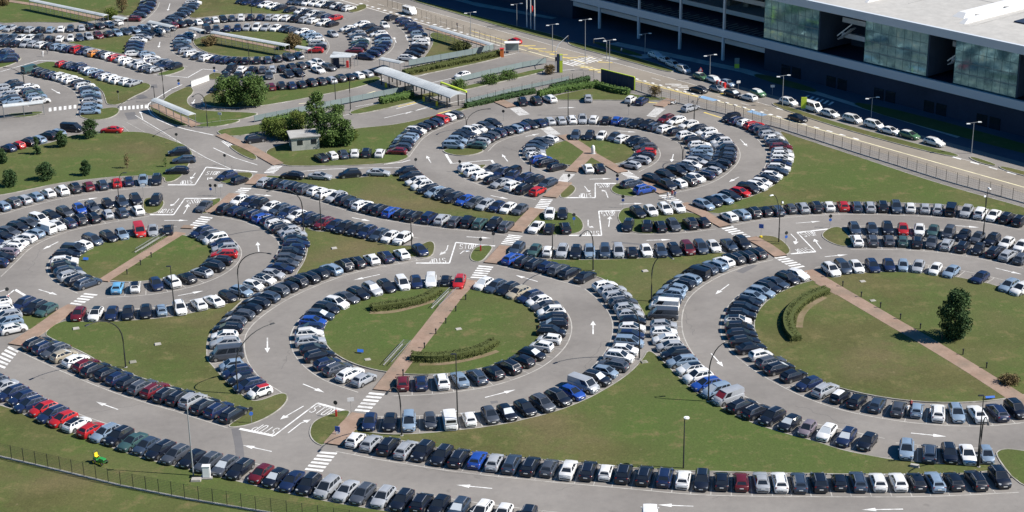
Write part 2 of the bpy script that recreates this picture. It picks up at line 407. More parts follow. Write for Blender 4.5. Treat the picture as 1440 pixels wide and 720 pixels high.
# avenue, building forecourt
av = MB(); O_ = Vector((50.7, 395.5, 0)); A_ = Vector((.632, -.775, 0)).normalized(); N_ = Vector((-A_.y, A_.x, 0))
def B(s, n, z=0.0): return O_ + A_*s + N_*n + Z*z
av.poly([B(-260, -30.5), B(-47, -30.5), B(0, -29.3), B(40, -28.6), B(170, -28.3), B(170, -19.9), B(-260, -19.9)], .004)
struct(av.obj('avenue', M['avenue']))
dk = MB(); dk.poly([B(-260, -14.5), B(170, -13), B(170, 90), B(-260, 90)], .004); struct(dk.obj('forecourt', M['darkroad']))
pv = MB()
pv.poly([B(-30, -9), B(10, -4.5), B(40, -6.5), B(75, -9.5), B(75, -8), B(38, -4.5), B(10, -1.5), B(-30, -6)], .012)
pv.poly([B(-130, -6), B(-85, -7), B(-60, -2), B(-60, 0), B(-90, -4.5), B(-130, -3)], .012)
pv.poly([B(-22, -19), B(-18, -19), B(-12, -9), B(-16, -8)], .012)
struct(pv.obj('pavement', M['concrete']))
fg = MB()
for s0, s1, n0, n1 in ((14, 33, -5.5, -1.5), (45, 100, -8, -2), (-34, -16, -11.5, -9)):
    fg.poly(chaikin([B(s0, n0), B(s1, n0-.8), B(s1, n1-.8), B(s0, n1)], 2), .02)
struct(fg.obj('verge', M['grass']))
# --- painted markings
PW, PF, PY, PB, PC = MB(), MB(), MB(), MB(), MB()
def line(s, wd=.15, mb=PW, z=.012, closed=False): mb.strip(pts(s), wd, z, closed=closed)
def crosswalk(a, b, c, d, n):
    "a->b one side, c->d the other, n bars across"
    a, b, c, d = (G(*p) for p in (a, b, c, d))
    for i in range(n):
        t0, t1 = (i+.08)/n, (i+.62)/n
        q = [a.lerp(b, t0), a.lerp(b, t1), c.lerp(d, t1), c.lerp(d, t0)]
        PW.add([(p.x, p.y, .014) for p in q], [(0, 1, 2, 3), (3, 2, 1, 0)][:1] if (q[1]-q[0]).cross(q[3]-q[0]).z > 0 else [(3, 2, 1, 0)])
def arrow(x0, y0, x1, y1, wd=.2, head=1.7, mb=PW):
    a, b = G(x0, y0), G(x1, y1); t = (b-a); L = t.length; t.normalize(); n = Vector((-t.y, t.x, 0))
    head = min(head, L*.5); c = b - t*head
    mb.strip([a, c], wd, .013); q = [c+n*.42, c-n*.42, b]
    mb.add([(p.x, p.y, .0135) for p in q], [(0, 1, 2)] if (q[1]-q[0]).cross(q[2]-q[0]).z > 0 else [(2, 1, 0)])
def bent(p0, p1, p2, wd=.17):
    a, b, c = G(*p0), G(*p1), G(*p2); PW.strip([a, b], wd, .013)
    t = (c-b).normalized(); n = Vector((-t.y, t.x, 0)); PW.strip([b, b.lerp(c, .45)], wd, .0135)
    m = b.lerp(c, .4); q = [m+n*.5, m-n*.5, c]
    PW.add([(p.x, p.y, .014) for p in q], [(0, 1, 2)] if (q[1]-q[0]).cross(q[2]-q[0]).z > 0 else [(2, 1, 0)])
GLY = {'S': [[(.95, .85), (.75, 1), (.25, 1), (.05, .85), (.05, .65), (.25, .53), (.75, .47), (.95, .35), (.95, .15), (.75, 0), (.25, 0), (.05, .15)]],
       'T': [[(0, 1), (1, 1)], [(.5, 1), (.5, 0)]],
       'O': [[(.25, 0), (.05, .2), (.05, .8), (.25, 1), (.75, 1), (.95, .8), (.95, .2), (.75, 0), (.25, 0)]],
       'P': [[(.08, 0), (.08, 1), (.7, 1), (.95, .85), (.95, .62), (.7, .48), (.08, .48)]]}
def stop(x0, y0, x1, y1, h=2.15):
    "STOP written from the baseline start pixel to its end pixel"
    a, b = G(x0, y0), G(x1, y1); t = (b-a); L = t.length; t.normalize(); n = Vector((-t.y, t.x, 0)); L = L*1.28; cw = L/4*.68
    for k, ch in enumerate('STOP'):
        for st in GLY[ch]:
            PW.strip([a + t*(k*L/4 + u*cw) + n*(v*h) for u, v in st], .12, .0135)
for q in ((( 0, 513), (18, 487), (13, 530-8), (31, 494), 5),):
    pass
crosswalk((-12, 512), (14, 485), (6, 519), (28, 492), 6)
crosswalk((93, 431), (121, 411), (107, 433), (140, 413), 6)
crosswalk((263, 320), (284, 303), (280, 322), (301, 305), 6)
crosswalk((320, 278), (340, 263), (336, 279), (355, 264), 6)
crosswalk((371, 243), (384, 232), (385, 244), (398, 233), 6)
crosswalk((311, 199), (321, 193), (322, 207), (336, 201), 6)
crosswalk((428, 661), (452, 633), (453, 664), (476, 635), 6)
crosswalk((498, 578), (521, 550), (518, 580), (543, 552), 6)
crosswalk((661, 391), (674, 372), (681, 392), (695, 374), 6)
crosswalk((704, 343), (716, 329), (722, 345), (736, 331), 6)
crosswalk((751, 293), (761, 279), (768, 294), (778, 280), 6)
crosswalk((783, 256), (792, 244), (798, 256), (809, 245), 7)
crosswalk((759, 180), (771, 190), (774, 178), (789, 189), 10)
crosswalk((869, 241), (889, 254), (884, 240), (903, 253), 7)
crosswalk((926, 275), (947, 288), (942, 273), (965, 287), 6)
crosswalk((1014, 321), (1040, 336), (1030, 318), (1058, 334), 6)
crosswalk((1088, 362), (1117, 379), (1104, 360), (1134, 376), 6)
crosswalk((717, 153), (730, 163), (730, 150), (746, 161), 10)
crosswalk((909, 163), (922, 151), (922, 165), (936, 153), 10)
crosswalk((68, 157), (110, 152), (68, 152), (110, 147), 6)
crosswalk((168, 155), (209, 152), (168, 150), (209, 147), 7)
# stop boxes
for s in ("337,603 385,613 446,567 490,579", "585,370 632,370 641,341 696,346", "800,331 846,331 842,297 881,296",
          "795,278 837,278 837,258 866,258", "1112,357 1147,354 1121,327 1165,322", "211,302 244,302 260,279 306,279",
          "236,260 274,260 290,235 362,242"):
    p = s.split(); line(' '.join(p[:2]), .5); line(' '.join(p[1:3]), .22, z=.0115); line(' '.join(p[2:]), .5)
for s in ("627,217 635,230", "691,225 696,232", "21,407 39,418", "583,236 591,246"): line(s, .5)
for s in ("635,230 691,225", "0,101 55,85", "55,85 82,86", "216,105 264,109", "264,109 285,97", "285,97 306,99", "0,424 21,407", "0,410 9,407"): line(s, .25)
stop(394, 603, 370, 597); stop(434, 579, 459, 585); stop(626, 363, 607, 364); stop(646, 350, 665, 350); stop(842, 325, 826, 325)
stop(848, 304, 864, 303); stop(831, 272, 817, 272); stop(843, 264, 857, 263); stop(1134, 348, 1118, 351); stop(1132, 333, 1148, 331)
stop(245, 294, 229, 294); stop(265, 287, 281, 285); stop(270, 253, 256, 254); stop(289, 246, 304, 246)
bent((427, 571), (408, 582), (394, 590)); bent((405, 609), (423, 595), (437, 590)); bent((630, 345), (628, 352), (618, 359)); bent((647, 357), (652, 353), (661, 353))
bent((827, 309), (827, 318), (835, 320)); bent((856, 319), (857, 311), (858, 304)); bent((822, 262), (826, 267), (829, 270)); bent((855, 278), (852, 270), (846, 267))
bent((1112, 329), (1120, 337), (1118, 344)); bent((1155, 350), (1149, 342), (1145, 336)); bent((252, 279), (246, 286), (239, 290)); bent((258, 301), (263, 293), (264, 287))
bent((275, 243), (272, 247), (268, 252)); bent((292, 253), (292, 250), (300, 251))
for a in ("166,576 135,565 382,634 341,626 382,635 366,632 692,687 642,682 975,712 925,710 1270,716 1212,717 1281,609 1331,614 426,540 456,552 682,559 725,548 376,475 376,496 "
          "534,386 497,394 834,470 834,451 756,396 725,387 1025,400 1006,414 1000,497 1017,516 54,407 81,415 250,416 286,409 82,340 60,351 110,282 138,278 231,310 265,310 364,354 362,340 "
          "358,273 384,276 495,306 521,311 656,333 691,335 606,229 600,219 714,227 706,217 690,275 715,280 739,192 759,188 869,184 895,186 947,217 944,228 1041,196 1051,206 1039,249 1025,256 "
          "829,252 860,251 871,287 905,286 909,338 944,337 1119,314 1154,311 1342,317 1377,320 1160,361 1192,358 1400,377 1437,386 225,59 223,67 239,5 236,15 72,125 85,132 201,168 197,156 "
          "784,152 810,151 274,140 270,147 557,60 554,52 573,57 571,49").split():
    pass
aa = ("166,576 135,565 382,635 341,626 692,687 642,682 975,712 925,710 1270,716 1212,717 1281,609 1331,614 426,540 456,552 682,559 725,548 376,475 376,496 "
      "534,386 497,394 834,470 834,451 756,396 725,387 1025,400 1006,414 1000,497 1017,516 54,407 81,415 250,416 286,409 82,340 60,351 110,282 138,278 231,310 265,310 364,354 362,340 "
      "358,273 384,276 495,306 521,311 656,333 691,335 606,229 600,219 714,227 706,217 690,275 715,280 739,192 759,188 869,184 895,186 947,217 944,228 1041,196 1051,206 1039,249 1025,256 "
      "829,252 860,251 871,287 905,286 909,338 944,337 1119,314 1154,311 1342,317 1377,320 1160,361 1192,358 1400,377 1437,386 225,59 223,67 239,5 236,15 72,125 85,132 201,168 197,156 "
      "784,152 810,151 274,140 270,147 557,60 554,52 573,57 571,49").split()
for i in range(0, len(aa), 2): arrow(*map(float, aa[i].split(',')), *map(float, aa[i+1].split(',')))
# kerb lines and lane lines of the link roads
for s, wd in (("207,152 209,146 216,141 240,126 256,119", .3), ("208,152 212,160 222,168 240,176 262,182 300,190", .28), ("317,152 288,148 284,140 292,133 300,127", .3),
              ("317,152 360,150 400,144 450,134 500,123 540,111", .25), ("252,133 262,142 268,151 290,158 330,160 362,159", .3),
              ("362,163 420,154 480,146 520,138", .3), ("360,219 420,216 470,212 540,208", .15), ("400,243 460,238 520,236 583,236", .2), ("300,208 330,222 362,232", .2),
              ("190,162 230,186 262,206 290,222 330,240", .15), ("480,163 560,146 582,142", .15), ("500,150 560,140", .15),
              ("557,153 595,143", .22), ("570,160 605,149", .22), ("600,118 636,110", .2), ("577,225 566,228 540,231", .25), ("585,108 690,82 730,74", .18), ("540,166 600,152 655,140 690,135", .2),
              ("650,127 720,108 790,99 812,97", .2)):
    line(s, wd)
for s in ("172,177 176,180 180,184 196,193", "178,172 200,184 222,196", "90,99 150,117 210,127", "240,208 262,214 285,222", "200,172 225,186 250,200"): line(s, .12, PF)
# avenue paint
def bline(s0, s1, n, wd=.15, mb=PW, dash=None, n1=None, z=.014):
    n1 = n if n1 is None else n1
    if not dash: mb.strip([B(s0, n), B(s1, n1)], wd, z); return
    s = s0
    while s < s1:
        f0, f1 = (s-s0)/(s1-s0), (min(s+dash[0], s1)-s0)/(s1-s0)
        mb.strip([B(s, n+(n1-n)*f0), B(min(s+dash[0], s1), n+(n1-n)*f1)], wd, z); s += dash[0]+dash[1]
bline(-200, -47, -29.9, .3); bline(30, 170, -25.6, .38, PC); bline(-20, 30, -27.5, .35, PC, n1=-25.6)
bline(36, 170, -20.4, .6, dash=(2.0, 2.2)); bline(-200, 170, -20.1, .12)
bline(-190, -50, -25.2, .14, dash=(3, 4)); bline(0, 36, -23.2, .14, dash=(3, 4)); bline(-110, -60, -28.3, .8, dash=(1.2, 1.6))
bline(-2, 40, -26.4, .9, dash=(.9, 1.6), n1=-25.0); bline(40, 64, -24.9, .5, dash=(1.5, 2.0), n1=-25.1)
for s0 in (-44, -40, -36, -32, -28): PY.strip([B(s0, -26.6), B(s0+3.0, -23.4)], .55, .015)
for s0 in (-18, -15, -12, -9): PY.strip([B(s0, -29), B(s0+1.8, -26.8)], .6, .015)
for s0 in (-26, -22.5, -19): PY.strip([B(s0, -22.6), B(s0+3, -20.6)], .5, .015)
bline(-64, -20, -25.6, .3, PY); bline(-62, -5, -28.2, .35, PC); bline(-5, 20, -28.0, .4, PY, n1=-26.5)
for k in range(9): PW.strip([B(-25+k*.1, -29.3+k*1.02), B(-20+k*.1, -29.3+k*1.02)], .5, .016)
for s0 in (6, 8, 10, 12): PW.strip([B(s0, -24.6), B(s0+2.6, -22)], .45, .015)
PY.poly([B(17, -21.6), B(29, -20.1), B(21, -20.1)], .015); PY.poly([B(40, -21.2), B(50, -20.1), B(43, -20.1)], .015); PY.poly([B(-128, -30), B(-118, -30), B(-122, -27.5)], .015)
for s0, n0 in ((18.5, -26.8), (33.5, -27.2)): PB.poly([B(s0, n0), B(s0+4.6, n0), B(s0+4.6, n0+1.7), B(s0, n0+1.7)], .016)
for k in range(6): PW.strip([B(34+k*1.4, -7.8), B(35+k*1.4, -10.4)], .55, .02)
# toll lanes: yellow islands and lane marks
for s, wd in (("640,157 668,149", .5), ("560,150 590,143", .5), ("580,139 605,133", .4), ("595,146 612,142", .5), ("606,153 624,149", .5), ("616,160 634,155", .5)): line(s, wd, PY, .016)
for s in ("500,137 528,128", "512,140 545,132", "470,143 500,136", "420,146 430,145"): line(s, .35, PC, .016)
for a, b in (((773, 139), (800, 139)), ((812, 139), (850, 138)), ((800, 140), (870, 141)), ((905, 143), (925, 145)), ((990, 158), (1015, 166))): line("%f,%f %f,%f" % (*a, *b), .5, PY, .015)

# ------------------------------------------------------------------ cars
PAINT = dict(w=(.80, .80, .79), s=(.37, .39, .42), l=(.22, .30, .40), g=(.065, .075, .095), k=(.009, .0125, .024), n=(.013, .025, .075), d=(.038, .058, .095),
             b=(.02, .075, .36), r=(.46, .018, .02), m=(.13, .012, .02), t=(.42, .37, .28), e=(.045, .095, .095), v=(.08, .19, .10), o=(.6, .22, .03), c=(.16, .42, .68), p=(.20, .17, .20))
CNAME = dict(w='white', s='silver', l='pale blue', g='dark grey', k='black', n='navy', d='blue-grey', b='bright blue', r='red', m='maroon', t='beige', e='dark teal', v='green', o='orange', c='sky blue', p='mauve grey')
KIND = {  # length, width, height, belt, bonnet, windscreen run, roof end from tail, window base from tail, roof narrowing
 'H': ('hatchback', 4.15, 1.80, 1.47, .93, .96, .98, .66, .18, .68), 'C': ('city car', 3.62, 1.65, 1.49, .93, .76, .82, .42, .12, .70),
 'S': ('saloon', 4.65, 1.83, 1.43, .92, 1.20, 1.02, 1.30, .60, .67), 'E': ('estate car', 4.66, 1.82, 1.48, .93, 1.08, 1.02, .66, .20, .69),
 'U': ('SUV', 4.44, 1.87, 1.65, 1.01, 1.04, .90, .62, .20, .71), 'M': ('people carrier', 4.48, 1.83, 1.70, .99, .74, 1.08, .42, .12, .74),
 'V': ('van', 4.75, 1.90, 1.86, 1.06, .72, .74, .10, .04, .86), 'B': ('minibus', 5.05, 1.93, 2.06, 1.1, .62, .72, .10, .04, .86)}
def car_parts(k):
    _, L, W, Hh, zb, hood, ws, dr, er, rn = KIND[k]
    h = L/2; xA = h-hood; xB = xA-ws; xD = -h+dr; xE = -h+er; w = W/2
    van = k in 'VB'
    st = [(h, .50, .60), (h-.05, .62, .77), (h-.14, .70, .87), (h-.34, zb-.17, .95), (h-hood*.62, zb-.085, .985), (xA+.02, zb-.01, 1.0), (0, zb+(.02 if k in 'HECU' else 0), 1.0), (xE+.35, zb+(.045 if k in 'HECU' else 0), 1.0)]
    if k == 'S': st += [(xE, zb+.02, .985), (-h+.20, zb+.01, .93), (-h+.06, zb-.05, .85), (-h, zb-.20, .72)]
    else: st += [(-h+.34, zb+(.04 if k in 'HECU' else -.01), .985), (-h+.14, zb-.05, .93), (-h+.04, zb-.14, .85), (-h, zb-.30, .74)]
    body = MB(); n = 11
    for x, zt, q in st:
        hw = w*q
        ring = [(-hw*.93, .20), (-hw*.99, .38), (-hw, .30+(zt-.3)*.62), (-hw*.965, zt-.05), (-hw*.86, zt), (0, zt+.03)]
        ring += [(-y, z) for y, z in ring[-2::-1]]
        body.v += [(x, y, z) for y, z in ring]
    for i in range(len(st)-1):
        for j in range(n-1):
            body.f.append([i*n+j, (i+1)*n+j, (i+1)*n+j+1, i*n+j+1]); body.m.append(0)
    body.f.append(list(range(n))); body.m.append(0)
    e = (len(st)-1)*n; body.f.append([e+j for j in range(n)][::-1]); body.m.append(0)
    # greenhouse: corner posts A (windscreen foot), B (its head), D (roof end), E (rear window foot)
    wb, wr, zr = w*.91, w*rn, Hh-.07; TD, TE = (.03, .0) if k in 'VBS' else (.09, .05)
    zA = zb-.015
    yA = w*.86
    def P(x, y, z): return Vector((x, y, z))
    side = {s: (P(xA, s*wb, zA), P(xB, s*wr, zr), P(xD, s*wr*.95, zr-TD), P(xE, s*wb*.96, zA+TE)) for s in (-1, 1)}
    def bil(c, u, v): return c[0].lerp(c[1], u).lerp(c[3].lerp(c[2], u), v)
    win = {}
    def panel(c, us, vs, glassm, flip, key):
        for i in range(len(us)-1):
            for j in range(len(vs)-1):
                q = [bil(c, us[i], vs[j]), bil(c, us[i+1], vs[j]), bil(c, us[i+1], vs[j+1]), bil(c, us[i], vs[j+1])]
                f = [(0, 1, 2, 3)] if not flip else [(3, 2, 1, 0)]
                if (i, j) in glassm: win.setdefault(key, MB()).add(q, f)
                else: body.add(q, f)
    for s in (1, -1):
        A, Bq, D, E_ = side[s]
        c = (E_, A, Bq, D)
        if k == 'V': us, gl = [0, .60, .66, .93, 1], {(2, 1)}
        elif k == 'C': us, gl = [0, .12, .42, .46, .95, 1], {(1, 1), (3, 1)}
        elif k == 'S': us, gl = [0, .10, .48, .52, .95, 1], {(1, 1), (3, 1)}
        else: us, gl = [0, .06, .26, .285, .56, .60, .95, 1], {(1, 1), (3, 1), (5, 1)}
        panel(c, us, [0, .10, .88, 1], gl, s < 0, 'side_window.%d' % s)
    panel((side[1][0], side[-1][0], side[-1][1], side[1][1]), [0, .06, .94, 1], [0, .05, .95, 1], {(1, 1)}, True, 'windscreen')
    rg = {(1, 1)} if k != 'V' else {(1, 1)}
    panel((side[1][3], side[-1][3], side[-1][2], side[1][2]), [0, .09, .91, 1], [0, .16 if not van else .35, .90, 1], rg, False, 'rear_window')
    roof = MB(); nx, ny = 5, 4
    for i in range(nx+1):
        t = i/nx; x = xB+(xD-xB)*t; yy = wr*(1-.05*t); zc = zr-TD*t
        for j in range(ny+1):
            u = j/ny*2-1
            roof.v.append((x, u*yy, zc+.07*(1-u*u)**.7*(.55+.45*math.sin(math.pi*min(max(t, .12), .88)))))
    for i in range(nx):
        for j in range(ny): roof.f.append([i*(ny+1)+j, i*(ny+1)+j+1, (i+1)*(ny+1)+j+1, (i+1)*(ny+1)+j]); roof.m.append(0)
    for i in range(nx):     # close roof edge to the window line
        pass
    if k in 'EU':
        for s in (1, -1): roof.bar((xB-.15, s*wr*.93, zr+.055), (xD+.12, s*wr*.91, zr-TD+.06), .05, .05, 1)
    # trim: sills, arches, bumpers, grille, plates, mirrors
    fx, rx, wr_ = h-.86, -h+.80, (.33 if k not in 'UB' else .36)
    for s in (1, -1):
        body.bar((fx-.3, s*(w*.985), .25), (rx+.3, s*(w*.985), .25), .06, .16, 1)
        for x in (fx, rx):
            m_ = 9; arc = [(x+(wr_+.07)*math.cos(math.pi*i/m_), s*(w+.006), .30+(wr_+.07)*math.sin(math.pi*i/m_)) for i in range(m_+1)]
            body.add(arc+[(x, s*(w+.006), .2)], [[i, i+1, m_+1] if s < 0 else [i+1, i, m_+1] for i in range(m_)], 1)
        body.box((xA-.12, s*(w+.07), zb+.05), (.14, .16, .12), 0)
        if not van: body.box((.05, s*w*1.0, zb-.22), (.16, .03, .03), 0)
    body.box((h-.005, 0, .40), (.04, W*.62, .17), 1); body.box((h-.005, 0, .58), (.03, W*.36, .08), 1)
    body.box((-h+.01, 0, .36), (.05, W*.72, .16), 1)
    body.box((h+.012, 0, .45), (.02, .5, .11), 2); body.box((-h-.012, 0, .62 if k != 'S' else .70), (.03, .5, .11), 2)
    hl, tl = {}, {}
    for s in (1, -1):
        hl[s] = MB().box((h-.20, s*w*.70, zb-.265), (.24, .30, .09), 0, (Vector((1, -.35*s, -.25)).normalized(), Vector((.35*s, 1, 0)).normalized(), Z))
        tl[s] = MB().box((-h+.10, s*w*.76, zb-.14 if k not in 'VBM' else zb+.0), (.08, .20, .12 if k in 'SHC' else .24), 0)
    wheel = MB().disc((0, 0, 0), (0, 1, 0), wr_, .20, 14, 0)
    for sy in (1, -1): wheel.disc((0, sy*.096, 0), (0, 1, 0), wr_*.64, .03, 10, 1)
    wp = [(x, s*(w-.085), wr_) for x in (fx, rx) for s in (1, -1)]
    return dict(body=body, roof=roof, win=win, hl=hl, tl=tl, wheel=wheel, wp=wp)
PARTS = {k: car_parts(k) for k in KIND}
CM = {}
for k, p in PARTS.items():
    d = CM[k] = {}
    d['body'] = p['body'].mesh('car_body', [M['car'], M['dark'], M['plate']], 38)
    d['roof'] = p['roof'].mesh('car_roof', [M['car'], M['chrome']], 50)
    d['win'] = {q.split('.')[0]+('.'+q.split('.')[1] if '.' in q else ''): mb.mesh('car_window', [M['glass']]) for q, mb in p['win'].items()}
    d['hl'] = [mb.mesh('car_headlight', [M['headl']]) for mb in p['hl'].values()]
    d['tl'] = [mb.mesh('car_tail_light', [M['taill']]) for mb in p['tl'].values()]
    d['wheel'] = p['wheel'].mesh('car_wheel', [M['tyre'], M['rim']], 40)
def far_template(k):
    p = PARTS[k]; mb = MB()
    def put(src, mm, off=(0, 0, 0)):
        b = len(mb.v); mb.v += [(v[0]+off[0], v[1]+off[1], v[2]+off[2]) for v in src.v]
        mb.f += [[b+i for i in f] for f in src.f]; mb.m += [mm[i] for i in src.m]
    put(p['body'], [0, 1, 4]); put(p['roof'], [0, 5])
    for q in p['win'].values(): put(q, [2])
    for q in p['hl'].values(): put(q, [6])
    for q in p['tl'].values(): put(q, [7])
    wl = MB().disc((0, 0, 0), (0, 1, 0), .33, .2, 10, 0)
    for o in p['wp']: put(wl, [3], o)
    return mb
